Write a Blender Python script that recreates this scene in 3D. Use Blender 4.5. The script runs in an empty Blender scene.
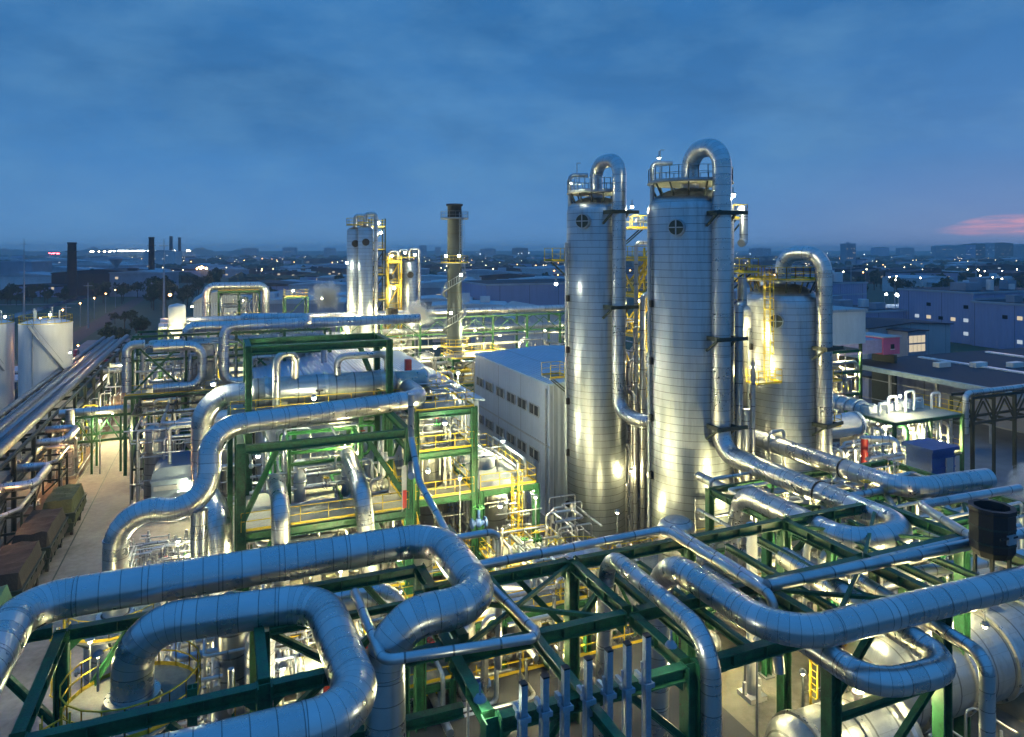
import bpy, math, random
from mathutils import Vector as V, Matrix, noise
random.seed(7)
PI = math.pi
scene = bpy.context.scene
COL = scene.collection
# ---------------------------------------------------------------- camera frame
# plant axes: X runs along the pipe racks, Y runs away along the plant road.
CH, FPX, YAW = 24.0, 700.0, math.radians(22.5)
RX, RY, FX, FY = math.cos(YAW), -math.sin(YAW), math.sin(YAW), math.cos(YAW)
def D(px, d, z=0.0):
    xc = (px - 512) / FPX * d
    return V((RX * xc + FX * d, RY * xc + FY * d, z))
def Pz(px, py, z):
    return D(px, (CH - z) * FPX / (py - 250.0), z)
def scr(p):
    d = FX * p[0] + FY * p[1]
    return 512 + FPX * (RX * p[0] + RY * p[1]) / d
def rnd(a, b): return random.uniform(a, b)

# ---------------------------------------------------------------- materials
MATS = {}
def new_mat(name):
    m = bpy.data.materials.new(name); m.use_nodes = True
    nt = m.node_tree; nt.nodes.clear()
    out = nt.nodes.new('ShaderNodeOutputMaterial')
    MATS[name] = m
    return m, nt, out
class N:
    def __init__(s, nt): s.nt = nt
    def __call__(s, typ, ins=None, **kw):
        n = s.nt.nodes.new('ShaderNode' + typ)
        for k, v in kw.items(): setattr(n, k, v)
        for k, v in (ins or {}).items():
            if isinstance(v, bpy.types.NodeSocket): s.nt.links.new(v, n.inputs[k])
            else: n.inputs[k].default_value = v
        return n
    def math(s, op, a, b=0.0, c=0.0):
        return s('Math', {0: a, 1: b, 2: c}, operation=op).outputs[0]
    def mix(s, fac, a, b):
        n = s('MixRGB', {0: fac, 1: a, 2: b}); return n.outputs[0]
    def ramp(s, fac, stops):
        n = s('ValToRGB', {0: fac}); e = n.color_ramp.elements
        e[0].position, e[0].color = stops[0]; e[1].position, e[1].color = stops[-1]
        for p, c in stops[1:-1]:
            k = e.new(p); k.color = c
        return n.outputs[0]
def c4(c): return (c[0], c[1], c[2], 1.0)

def paint(name, col, rough=.5, metal=0.0, var=.25, scale=1.5, bump=.0, col2=None, streak=False, rust=0.0):
    """weathered paint / metal / concrete: base colour broken up by two noises"""
    m, nt, out = new_mat(name); n = N(nt)
    tc = n('TexCoord').outputs['Object']
    mp = n('Mapping', {0: tc, 3: (1, 1, .18) if streak else (1, 1, 1)}).outputs[0]
    n1 = n('TexNoise', {'Vector': mp, 'Scale': scale, 'Detail': 6.0, 'Roughness': .65}).outputs[0]
    n2 = n('TexNoise', {'Vector': mp, 'Scale': scale * 7, 'Detail': 3.0}).outputs[0]
    f = n.math('ADD', n.math('MULTIPLY', n1, .7), n.math('MULTIPLY', n2, .3))
    a = [c * (1 - var) for c in col]; b = [min(1, c * (1 + var)) for c in col]
    if col2: a = col2
    cc = n.ramp(f, [(.32, c4(a)), (.66, c4(b))])
    if rust: cc = n.mix(n('MapRange', {0: n('TexNoise', {'Vector': mp, 'Scale': scale * 2.3, 'Detail': 9.0, 'Roughness': .75}).outputs[0], 1: .60, 2: .68, 3: 0., 4: rust}).outputs[0], cc, (.085, .05, .03, 1))
    rr = n('MapRange', {0: n1, 1: .3, 2: .7, 3: max(.05, rough - .1), 4: min(1, rough + .12)}).outputs[0]
    bs = n('BsdfPrincipled', {'Base Color': cc, 'Roughness': rr, 'Metallic': metal})
    if bump:
        nt.links.new(n('Bump', {'Strength': bump, 'Distance': .05, 'Height': n2}).outputs[0], bs.inputs['Normal'])
    nt.links.new(bs.outputs[0], out.inputs[0])
    return m

def cladding(name, col=(.62, .64, .66), rough=.28, seam=.75, dirt=.15):
    """insulation cladding on pipes: UV.x is metres along the pipe, UV.y once round it"""
    m, nt, out = new_mat(name); n = N(nt)
    uv = n('SeparateXYZ', {0: n('UVMap').outputs[0]})
    u, v = uv.outputs[0], uv.outputs[1]
    us = n.math('DIVIDE', u, seam)
    fr = n.math('FRACT', us); fl = n.math('FLOOR', us)
    edge = n.math('LESS_THAN', fr, .045)
    line = edge
    wn = n('TexWhiteNoise', {'W': fl}, noise_dimensions='1D')
    ob = n('TexCoord').outputs['Object']
    ns = n('TexNoise', {'Vector': ob, 'Scale': 1.1, 'Detail': 4.0, 'Roughness': .55}).outputs[0]
    nd = n('TexNoise', {'Vector': ob, 'Scale': 4.0, 'Detail': 2.0}).outputs[0]
    val = n('MapRange', {0: wn.outputs[0], 1: 0., 2: 1., 3: .86, 4: 1.08}).outputs[0]
    base = n('MixRGB', {0: 1.0, 1: c4(col), 2: n('CombineXYZ', {0: val, 1: val, 2: val}).outputs[0]}, blend_type='MULTIPLY').outputs[0]
    dm = n('MapRange', {0: ns, 1: .45, 2: .75, 3: 0., 4: dirt}).outputs[0]
    base = n.mix(dm, base, (.22, .2, .17, 1))
    base = n.mix(n.math('MULTIPLY', line, .7), base, (.08, .08, .08, 1))
    r = n.math('ADD', n('MapRange', {0: nd, 1: .3, 2: .7, 3: rough - .03, 4: rough + .04}).outputs[0], n.math('MULTIPLY', wn.outputs[0], .05))
    h = n.math('ADD', n.math('MULTIPLY', ns, .12), n.math('MULTIPLY', line, -.5))
    bp = n('Bump', {'Strength': .05, 'Distance': .04, 'Height': h}).outputs[0]
    bs = n('BsdfPrincipled', {'Base Color': base, 'Roughness': r, 'Metallic': .9, 'Normal': bp})
    nt.links.new(bs.outputs[0], out.inputs[0])
    return m

def panels(name, col=(.56, .6, .64), rough=.25, pw=1.9, ph=.55, dirt=.45):
    """column cladding: sheets in staggered courses; UV in metres"""
    m, nt, out = new_mat(name); n = N(nt)
    uv = n('UVMap').outputs[0]
    br = n('TexBrick', {'Vector': uv, 'Color1': (.84, .84, .84, 1), 'Color2': (1, 1, 1, 1), 'Mortar': (.72, .72, .72, 1), 'Scale': 1.0,
                        'Mortar Size': .012, 'Mortar Smooth': .1, 'Bias': .3, 'Brick Width': pw, 'Row Height': ph})
    ob = n('TexCoord').outputs['Object']
    st = n('TexNoise', {'Vector': n('Mapping', {0: ob, 3: (1.2, 1.2, .12)}).outputs[0], 'Scale': 1.6, 'Detail': 6.0, 'Roughness': .7}).outputs[0]
    nb = n('TexNoise', {'Vector': n('Mapping', {0: uv, 3: (1.6, .12, 1)}).outputs[0], 'Scale': .9, 'Detail': 5.0}).outputs[0]
    base = n('MixRGB', {0: 1.0, 1: c4(col), 2: br.outputs[0]}, blend_type='MULTIPLY').outputs[0]
    base = n.mix(n('MapRange', {0: st, 1: .5, 2: .78, 3: 0., 4: dirt}).outputs[0], base, (.14, .145, .15, 1))
    b2 = n('TexBrick', {'Vector': uv, 'Color1': (.8, .84, .88, 1), 'Color2': (1, 1, 1, 1), 'Mortar': (.9, .9, .9, 1), 'Scale': 1.0, 'Mortar Size': .0, 'Bias': .1, 'Brick Width': pw * 2, 'Row Height': ph * 6}).outputs[0]
    base = n('MixRGB', {0: 1.0, 1: base, 2: b2}, blend_type='MULTIPLY').outputs[0]
    hl = n.math('LESS_THAN', n.math('FRACT', n.math('DIVIDE', n('SeparateXYZ', {0: uv}).outputs[1], ph)), .07)
    base = n.mix(n.math('MULTIPLY', hl, .6), base, (.05, .05, .05, 1))
    sep = n('SeparateColor', {0: br.outputs[0]}).outputs[0]
    r = n.math('ADD', n('MapRange', {0: st, 1: .3, 2: .7, 3: rough - .08, 4: rough + .12}).outputs[0], n.math('MULTIPLY', sep, .05))
    h = n.math('ADD', n.math('MULTIPLY', sep, .25), n.math('MULTIPLY', nb, 2.2))
    bp = n('Bump', {'Strength': .22, 'Distance': .08, 'Height': h}).outputs[0]
    bs = n('BsdfPrincipled', {'Base Color': base, 'Roughness': r, 'Metallic': .93, 'Normal': bp})
    nt.links.new(bs.outputs[0], out.inputs[0])
    return m

def corrugated(name, col, rough=.5, pitch=.3, axis=0, metal=.0, dirt=.25):
    m, nt, out = new_mat(name); n = N(nt)
    ob = n('TexCoord').outputs['Object']
    s = n('SeparateXYZ', {0: ob})
    xy = n.math('ADD', s.outputs[0], s.outputs[1]) if axis == 2 else s.outputs[axis]
    w = n.math('SINE', n.math('MULTIPLY', xy, 2 * PI / pitch))
    pan = n.math('LESS_THAN', n.math('FRACT', n.math('DIVIDE', xy, pitch * 12)), .02)
    st = n('TexNoise', {'Vector': n('Mapping', {0: ob, 3: (1, 1, .2)}).outputs[0], 'Scale': .7, 'Detail': 6.0, 'Roughness': .65}).outputs[0]
    base = n.mix(n('MapRange', {0: st, 1: .4, 2: .75, 3: 0., 4: dirt}).outputs[0], c4(col), c4([c * .45 for c in col]))
    base = n.mix(n.math('MULTIPLY', pan, .5), base, (.03, .03, .03, 1))
    bp = n('Bump', {'Strength': .5, 'Distance': .04, 'Height': w}).outputs[0]
    bs = n('BsdfPrincipled', {'Base Color': base, 'Roughness': rough, 'Metallic': metal, 'Normal': bp})
    nt.links.new(bs.outputs[0], out.inputs[0])
    return m

def emit(name, col, s):
    m, nt, out = new_mat(name); n = N(nt)
    e = n('Emission', {0: c4(col), 1: s})
    nt.links.new(e.outputs[0], out.inputs[0])
    return m

CLAD = cladding('pipe_cladding')
CLADD = cladding('dull_cladding', col=(.2, .23, .28), rough=.38, seam=2.0, dirt=.3)
CLADF = cladding('pipe_cladding_fine', seam=.7, rough=.27, dirt=.12)
CLADS = cladding('small_pipe_cladding', seam=1.6, rough=.3, dirt=.35)
TOWER = panels('tower_cladding', col=(.56, .6, .63), rough=.31)
TOWER2 = panels('vessel_cladding', pw=.9, ph=1.0, rough=.32, col=(.62, .62, .6))
DRUMM = panels('drum_cladding', pw=1.2, ph=1.3, rough=.33, col=(.6, .6, .58), dirt=.5)
GREEN = paint('green_steel', (.025, .14, .055), .45, 0, .5, 2.2, .15, col2=(.02, .06, .03), rust=.8)
LGREEN = paint('light_green_steel', (.04, .22, .06), .45, 0, .3, 1.2)
DKSTEEL = paint('dark_steel', (.02, .035, .03), .5, 0, .4, 2)
YELLOW = paint('yellow_paint', (.72, .52, .04), .5, 0, .25, 2, rust=.6)
GRATE = paint('deck_plate', (.34, .34, .29), .6, 0, .3, .9, .2)
CONC = paint('concrete', (.24, .23, .2), .85, 0, .35, .35, .3)
ROADM = paint('road_concrete', (.29, .25, .23), .85, 0, .45, .3, .3)
ASPH = paint('asphalt', (.055, .058, .065), .85, 0, .35, .2, .2)
GALV = paint('galvanised', (.4, .45, .5), .4, .7, .2, 3)
WHITE = paint('white_paint', (.75, .75, .72), .4, 0, .1, 1.2, streak=True)
TANKW = paint('tank_white', (.68, .7, .74), .4, 0, .1, .35, streak=True)
GREYP = paint('grey_paint', (.35, .37, .4), .5, 0, .2, 1)
BLUEP = paint('blue_paint', (.03, .08, .26), .45, 0, .25, 1)
REDP = paint('red_paint', (.4, .02, .02), .45, 0, .2, 1)
BLACKP = paint('black_paint', (.012, .012, .014), .55, 0, .4, 2)
PINKP = paint('pink_paint', (.55, .12, .25), .5, 0, .15, .6)
TARPD = paint('dark_tarpaulin', (.028, .024, .024), .8, 0, .5, 1.2, .6)
TARPG = paint('green_tarpaulin', (.07, .085, .035), .75, 0, .4, 1.0, .6)
TARPT = paint('teal_tarpaulin', (.05, .16, .1), .7, 0, .4, 1.4, .6)
RUST = paint('rust', (.2, .08, .04), .85, 0, .4, 2)
SILV = paint('silver_metal', (.6, .6, .58), .32, .9, .15, 2.0)
STACKM = panels('stack_steel', pw=1.5, ph=2.2, rough=.5, col=(.07, .09, .115), dirt=.5)
WALLG = corrugated('grey_cladding_wall', (.45, .52, .63), .5, .5, 2)
ROOFB = corrugated('blue_grey_roof', (.4, .54, .68), .45, .4, 0)
ROOFG = corrugated('pale_roof', (.42, .46, .5), .5, .4, 0)
ROOFD = corrugated('dark_roof', (.02, .03, .055), .7, .6, 1)
BLUEW = corrugated('blue_violet_wall', (.3, .35, .56), .6, .8, 2)
FARW = paint('far_wall', (.3, .34, .42), .8, 0, .3, .05)
FARR = paint('far_roof', (.38, .44, .52), .7, 0, .3, .05)
BRICKW = paint('dark_brick', (.06, .05, .06), .9, 0, .3, .2)
GLASS = paint('window_glass', (.02, .025, .03), .1, 0, .2, .5)
LEAF = paint('leaves', (.035, .07, .03), .7, 0, .5, .8)
BARK = paint('bark', (.06, .045, .03), .9, 0, .3, 2)
WARM = emit('warm_lamp_lens', (1, .86, .55), 40)
COOL = emit('white_lamp_lens', (.95, 1, .92), 45)
ORNG = emit('orange_lamp_lens', (1, .5, .15), 25)
LITW = emit('lit_window', (1, .85, .6), .6)
LITC = emit('lit_window_cool', (.7, .85, 1), .55)
STRIP = emit('skylight_strip', (.75, .9, 1), .55)
FWARM = emit('far_warm_lens', (1, .8, .45), 9)
FCOOL = emit('far_white_lens', (.85, .95, 1), 9)
REDL = emit('red_lamp_lens', (1, .1, .12), 20)

# ---------------------------------------------------------------- mesh builder
ORG = {}
class MB:
    def __init__(s): s.v = []; s.f = []; s.uv = []; s.sm = []; s.mi = []; s.cur = 0
    def add(s, vs, fs, uvs=None, smooth=False):
        k = len(s.v); s.v += [tuple(p) for p in vs]
        for i, f in enumerate(fs):
            s.f.append([k + j for j in f]); s.uv.append(uvs[i] if uvs else [(0.5, 0.5)] * len(f))
            s.sm.append(smooth); s.mi.append(s.cur)
        return s
    def box(s, a, b):
        x0, y0, z0 = a; x1, y1, z1 = b
        v = [(x0,y0,z0),(x1,y0,z0),(x1,y1,z0),(x0,y1,z0),(x0,y0,z1),(x1,y0,z1),(x1,y1,z1),(x0,y1,z1)]
        return s.add(v, [(0,3,2,1),(4,5,6,7),(0,1,5,4),(1,2,6,5),(2,3,7,6),(3,0,4,7)])
    def cbox(s, c, sx, sy, sz): return s.box((c[0]-sx/2, c[1]-sy/2, c[2]), (c[0]+sx/2, c[1]+sy/2, c[2]+sz))
    def prof(s, p, q, pr, up=None, smooth=False):
        p, q = V(p), V(q); t = (q - p).normalized()
        up = V(up) if up else (V((0,0,1)) if abs(t.z) < .95 else V((0,1,0)))
        sd = t.cross(up).normalized(); u = sd.cross(t).normalized()
        n = len(pr); vs = [e + sd * a + u * b for e in (p, q) for a, b in pr]
        fs = [(i, (i+1) % n, n + (i+1) % n, n + i) for i in range(n)]
        fs += [tuple(range(n-1, -1, -1)), tuple(range(n, 2*n))]
        return s.add(vs, fs, smooth=smooth)
    def bar(s, p, q, w, h=None, up=None):
        h = h or w
        return s.prof(p, q, [(-w/2,-h/2),(w/2,-h/2),(w/2,h/2),(-w/2,h/2)], up)
    def hb(s, p, q, w, h, t=.04, up=None):
        g = t * .7
        pr = [(-w/2,-h/2),(w/2,-h/2),(w/2,-h/2+t),(g/2,-h/2+t),(g/2,h/2-t),(w/2,h/2-t),(w/2,h/2),(-w/2,h/2),(-w/2,h/2-t),(-g/2,h/2-t),(-g/2,-h/2+t),(-w/2,-h/2+t)]
        p, q = V(p), V(q); t_ = (q - p).normalized()
        upv = V(up) if up else (V((0,0,1)) if abs(t_.z) < .95 else V((0,1,0)))
        sd = t_.cross(upv).normalized(); u = sd.cross(t_).normalized()
        vs = [e + sd * a + u * b for e in (p, q) for a, b in pr]
        fs = [(i, (i+1) % 12, 12 + (i+1) % 12, 12 + i) for i in range(12)]
        for o, fl in ((0, 1), (12, 0)):
            for qd in ((0,1,2,11),(3,4,9,10),(5,6,7,8)):
                fs.append(tuple(o + j for j in (qd[::-1] if fl else qd)))
        return s.add(vs, fs)
    def cyl(s, p, q, r0, r1=None, n=12, caps=True):
        r1 = r0 if r1 is None else r1
        p, q = V(p), V(q); t = (q - p).normalized(); L = (q - p).length
        a = V((0,0,1)) if abs(t.z) < .9 else V((1,0,0))
        x = t.cross(a).normalized(); y = t.cross(x)
        vs = [e + (x * math.cos(2*PI*i/n) + y * math.sin(2*PI*i/n)) * r for e, r in ((p, r0), (q, r1)) for i in range(n)]
        fs = [(i, n+i, n+(i+1) % n, (i+1) % n) for i in range(n)]
        us = [[(0, i/n), (L, i/n), (L, (i+1)/n), (0, (i+1)/n)] for i in range(n)]
        s.add(vs, fs, us, True)
        if caps:
            s.add(vs, [tuple(range(n)), tuple(range(2*n-1, n-1, -1))])
        return s
    def tube(s, pts, r, rb=None, n=None, k=2.6, seg=7, caps=True):
        """pipe through pts with rounded elbows of centreline radius rb"""
        rb = rb or r * 2.6
        n = n or (22 if r > .4 else 14 if r > .15 else 8)
        pts = [V(p) for p in pts]
        path = [(pts[0], 0.0)]; u = 0.0
        for i in range(1, len(pts) - 1):
            a, b, c = pts[i-1], pts[i], pts[i+1]
            d0, d1 = (b-a).normalized(), (c-b).normalized()
            ang = d0.angle(d1)
            if ang < .02 or ang > 3.0: continue
            tl = min(rb * math.tan(ang/2), (b-a).length * .499, (c-b).length * .499)
            R = tl / math.tan(ang/2)
            s0 = b - d0 * tl; nrm = (d1 - d0 * d0.dot(d1)).normalized()
            ctr = s0 + nrm * R
            u += (s0 - path[-1][0]).length; path.append((s0, u))
            ns = max(3, int(seg * ang / (PI/2)) + (2 if r > .4 else 0))
            for j in range(1, ns + 1):
                th = ang * j / ns
                p = ctr - nrm * R * math.cos(th) + d0 * R * math.sin(th)
                u += R * ang / ns * k
                path.append((p, u))
        u += (pts[-1] - path[-1][0]).length; path.append((pts[-1], u))
        P = [p for p, _ in path]
        t0 = (P[1]-P[0]).normalized()
        ref = V((0,0,1)) if abs(t0.z) < .9 else V((1,0,0))
        x = t0.cross(ref).normalized()
        rings = []
        for i, p in enumerate(P):
            if i == 0: t = t0
            elif i == len(P)-1: t = (P[i]-P[i-1]).normalized()
            else: t = ((P[i]-P[i-1]).normalized() + (P[i+1]-P[i]).normalized()).normalized()
            x = (x - t * x.dot(t)).normalized(); y = t.cross(x)
            rings.append([p + (x*math.cos(2*PI*j/n) + y*math.sin(2*PI*j/n)) * r for j in range(n)])
        vs = [q for rg in rings for q in rg]; fs = []; us = []
        for i in range(len(P)-1):
            for j in range(n):
                fs.append((i*n+j, i*n+(j+1) % n, (i+1)*n+(j+1) % n, (i+1)*n+j))
                u0, u1 = path[i][1], path[i+1][1]
                us.append([(u0, j/n), (u0, (j+1)/n), (u1, (j+1)/n), (u1, j/n)])
        s.add(vs, fs, us, True)
        if caps: s.add(rings[0] + rings[-1], [tuple(range(n-1, -1, -1)), tuple(range(n, 2*n))])
        return s
    def lathe(s, prof, c, n=32, axis='z', smooth=True):
        """prof = [(r, h)] revolved about an axis through c; UV in metres"""
        c = V(c)
        def pt(r, h, a):
            if axis == 'z': return c + V((r*math.cos(a), r*math.sin(a), h))
            if axis == 'x': return c + V((h, r*math.cos(a), r*math.sin(a)))
            return c + V((r*math.sin(a), h, r*math.cos(a)))
        R = max(r for r, _ in prof); vs = [pt(r, h, 2*PI*j/n) for r, h in prof for j in range(n)]
        fs = []; us = []; L = 0
        for i in range(len(prof)-1):
            l1 = L + math.hypot(prof[i+1][0]-prof[i][0], prof[i+1][1]-prof[i][1])
            for j in range(n):
                fs.append((i*n+j, i*n+(j+1) % n, (i+1)*n+(j+1) % n, (i+1)*n+j))
                a0, a1 = 2*PI*j/n*R, 2*PI*(j+1)/n*R
                us.append([(a0, L), (a1, L), (a1, l1), (a0, l1)])
            L = l1
        return s.add(vs, fs, us, smooth)
    def ann(s, c, r0, r1, t=.08, a0=0, a1=2*PI, n=36):
        c = V(c); full = abs(a1-a0-2*PI) < 1e-3; m = n if full else n + 1
        vs = []
        for j in range(m):
            a = a0 + (a1-a0)*j/n
            for r, z in ((r0,0),(r1,0),(r1,t),(r0,t)): vs.append(c + V((r*math.cos(a), r*math.sin(a), z)))
        fs = []
        for j in range(n):
            k = (j+1) % m
            for q in range(4): fs.append((j*4+q, j*4+(q+1) % 4, k*4+(q+1) % 4, k*4+q))
        if not full: fs += [(3,2,1,0), tuple((m-1)*4+q for q in range(4))]
        return s.add(vs, fs)
    def sphere(s, c, r, n=10, m=6, sz=1.0):
        return s.lathe([(max(.001, r*math.sin(PI*i/m)), -r*sz*math.cos(PI*i/m)) for i in range(m+1)], c, n)
    def rail(s, pts, h=1.08, step=1.5, r=.025, toe=True):
        """guard rail: posts, two rails and a toe board along a polyline"""
        pts = [V(p) for p in pts]
        for a, b in zip(pts, pts[1:]):
            L = (b-a).length
            if L < .05: continue
            k = max(1, round(L/step))
            for i in range(k+1):
                p = a + (b-a) * (i/k); s.bar(p, p + V((0,0,h)), r*1.7)
            for z in (h, h*.55): s.bar(a + V((0,0,z)), b + V((0,0,z)), r*1.7)
            if toe: s.bar(a + V((0,0,.09)), b + V((0,0,.09)), .015, .15)
        return s
    def ringrail(s, c, r, h=1.08, a0=0, a1=2*PI, n=20):
        c = V(c); return s.rail([c + V((r*math.cos(a0+(a1-a0)*i/n), r*math.sin(a0+(a1-a0)*i/n), 0)) for i in range(n+1)], h, 1.4)
    def ladder(s, p, h, side=(1,0,0), out=(0,-1,0), cage=True):
        p = V(p); sd = V(side) * .24; o = V(out)
        for q in (p-sd, p+sd): s.bar(q, q + V((0,0,h)), .06)
        for i in range(int(h/.35)): s.bar(p - sd + V((0,0,.2+i*.35)), p + sd + V((0,0,.2+i*.35)), .03)
        if cage and h > 3:
            k = int((h-2.2)/.9)
            for i in range(k+1):
                z = V((0,0,2.2+i*.9)); q = [p - sd*1.4, p - sd*1.4 + o*.55, p - sd*.5 + o*.78, p + sd*.5 + o*.78, p + sd*1.4 + o*.55, p + sd*1.4]
                for a, b in zip(q, q[1:]): s.bar(a+z, b+z, .05)
            for q in (p - sd*1.4 + o*.55, p + sd*1.4 + o*.55, p + o*.78): s.bar(q + V((0,0,2.2)), q + V((0,0,h)), .04)
        return s
    def stair(s, p, q, w=.9, side=None):
        """flight from p (low) to q (high)"""
        p, q = V(p), V(q); d = V((q.x-p.x, q.y-p.y, 0)).normalized(); sd = V((-d.y, d.x, 0)) * w/2
        k = max(3, int((q.z-p.z)/.22))
        for g in (-1, 1):
            s.bar(p+sd*g, q+sd*g, .05, .22)
            a, b = p+sd*g+V((0,0,1)), q+sd*g+V((0,0,1))
            s.bar(a, b, .045); s.bar(a-V((0,0,.45)), b-V((0,0,.45)), .04)
            for i in range(0, 5):
                c = p+sd*g + (q-p)*(i/4); s.bar(c, c+V((0,0,1)), .045)
        for i in range(k):
            c = p + (q-p)*((i+.5)/k); s.bar(c-sd, c+sd, .25, .03)
        return s
    def bb(s):
        xs = [p[0] for p in s.v]; ys = [p[1] for p in s.v]; zs = [p[2] for p in s.v]
        return V(((min(xs)+max(xs))/2, (min(ys)+max(ys))/2, min(zs)))
    def build(s, name, mat, parent=None):
        o_ = ORG[parent.name] if parent else s.bb()
        me = bpy.data.meshes.new(name)
        me.from_pydata([(p[0]-o_.x, p[1]-o_.y, p[2]-o_.z) for p in s.v], [], s.f)
        uvl = me.uv_layers.new(name='UVMap')
        uvl.data.foreach_set('uv', [c for f in s.uv for p in f for c in p])
        me.polygons.foreach_set('use_smooth', s.sm)
        for m in (mat if isinstance(mat, (list, tuple)) else [mat]): me.materials.append(m)
        if any(s.mi): me.polygons.foreach_set('material_index', s.mi)
        me.update()
        o = bpy.data.objects.new(name, me); COL.objects.link(o)
        if parent: o.parent = parent
        else: o.location = o_
        ORG[o.name] = o_
        return o

def tag(o, label=None, cat=None, group=None, kind=None):
    if label: o['label'] = label
    if cat: o['category'] = cat
    if group: o['group'] = group
    if kind: o['kind'] = kind
    return o
def thing(name, label, cat, loc, group=None):
    o = bpy.data.objects.new(name, None); COL.objects.link(o)
    o.location = V(loc); o.empty_display_size = .2; ORG[o.name] = V(loc)
    return tag(o, label, cat, group)
def copytree(o, loc=None, rz=None, sc=None, parent=None):
    c = o.copy(); COL.objects.link(c)
    if parent: c.parent = parent
    if loc is not None: c.location = V(loc)
    if rz is not None: c.rotation_euler = (0, 0, rz)
    if sc is not None: c.scale = (sc, sc, sc) if not isinstance(sc, tuple) else sc
    ORG[c.name] = V(c.location)
    for ch in list(o.children): copytree(ch, parent=c)
    return c
ORDW = ['first','second','third','fourth','fifth','sixth','seventh','eighth','ninth','tenth','eleventh','twelfth','thirteenth','fourteenth','fifteenth','sixteenth','seventeenth','eighteenth','nineteenth','twentieth']
def ords(objs, base, n=None):
    """label look-alikes by their place from left to right in the photo"""
    objs = sorted(objs, key=lambda o: scr(o.matrix_basis.translation if False else ORG[o.name]))
    for i, o in enumerate(objs):
        w = ORDW[i] if i < 20 else None
        if len(objs) == 1: o['label'] = base
        elif i == 0: o['label'] = base + ', leftmost of the row'
        elif i == len(objs)-1: o['label'] = base + ', rightmost of the row'
        elif w: o['label'] = base + ', ' + w + ' from the left'
def struct(o): o['kind'] = 'structure'; return o

LIGHTS = []
def lamp_light(root, p, power, col, size=.12):
    l = bpy.data.lights.new('lamp_bulb', 'POINT'); l.energy = power; l.color = col; l.shadow_soft_size = size
    o = bpy.data.objects.new('lamp_bulb', l); COL.objects.link(o); o.parent = root
    o.location = V(p) - ORG[root.name]
    LIGHTS.append(o)
WC, CC, OC = (1, .86, .40), (1, .97, .62), (1, .5, .18)
def lamp(p, power, label, col=WC, r=.1, pole=None, lens=None, off=(0,-.0,-.16), group=None, name='floodlight', cat='lamp'):
    """fixture at p: hood, lens, bracket (and a pole down to z=pole), with a real point light under it"""
    p = V(p); t = thing(name, label, cat, (p.x, p.y, pole if pole is not None else p.z), group)
    MB().lathe([(.001, .16), (.12, .14), (.2, .02), (.2, 0)], p, 12).build('lamp_hood', GREYP, t)
    MB().sphere(p - V((0,0,r*.6)), r, 10, 6).build('lens', lens or (WARM if col == WC else ORNG if col == OC else COOL), t)
    if pole is not None: MB().cyl((p.x, p.y, pole), p + V((0,0,.1)), .07, .045, 8).build('lamp_post', GALV, t)
    else: MB().bar(p + V((0,0,.13)), p + V((0,0,.5)), .05).build('bracket', GREYP, t)
    lamp_light(t, p + V(off) - V((0,0,r)), power * (1.6 if power >= 400 else 1), col, r)
    return t
# ================================================================ generic plant pieces
def pipe(label, pts, r, mat=None, name='insulated_pipe', rb=None, cat='pipe', group=None, flanges=(), k=2.6, clamps=()):
    mb = MB().tube(pts, r, rb, k=k)
    if r > .28:                      # steel straps over the sheet laps on the straight runs
        b_ = (rb or r*2.6)
        for p, q in zip(pts, pts[1:]):
            p, q = V(p), V(q); L = (q-p).length - 2.1*b_; d = (q-p).normalized()
            if L < 1.0: continue
            k_ = max(1, int(L/2.3))
            for i in range(k_+1):
                c = p + d*(1.05*b_ + L*i/k_); mb.cyl(c-d*.035, c+d*.035, r*1.018, n=22)
    o = tag(mb.build(name, mat or (CLAD if r > .35 else CLADS)), label, cat, group)
    for (p, ax) in flanges:
        p, ax = V(p), V(ax)
        MB().cyl(p - ax*.07, p + ax*.07, r*1.35, n=18).build('flange', SILV, o)
    for (p, ax) in clamps:
        p, ax = V(p), V(ax)
        MB().cyl(p - ax*.06, p + ax*.06, r*1.05, n=22).build('pipe_clamp', BLACKP, o)
    return o

def stiff(m, p, q, w, h):
    """end plates with bolt heads, web stiffeners and a gusset under each end of a beam"""
    p, q = V(p), V(q); d = (q-p).normalized(); sd = V((-d.y, d.x, 0)); L = (q-p).length; u = V((0,0,1))
    for e, g in ((p, 1), (q, -1)):
        m.bar(e + d*g*.005, e + d*g*.035, w*1.12, h*1.18)
        for a in (-1, 1):
            for b in (-.36, 0, .36): c = e + d*g*.035 + sd*a*w*.43 + u*b*h*1.1; m.cyl(c, c + d*g*.035, .025, n=6)
        m.add([e + d*g*.04 - u*h*.5 + sd*.02, e + d*g*.5 - u*h*.5 + sd*.02, e + d*g*.04 - u*(h*.5+.42) + sd*.02, e + d*g*.04 - u*h*.5 - sd*.02, e + d*g*.5 - u*h*.5 - sd*.02, e + d*g*.04 - u*(h*.5+.42) - sd*.02], [(0,1,2),(5,4,3),(0,3,4,1),(1,4,5,2),(2,5,3,0)])
    k = int(L/1.3)
    for i in range(1, k):
        c = p + d*(L*i/k); m.bar(c - d*.01, c + d*.01, w*.94, h-.1)
    return m
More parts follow.
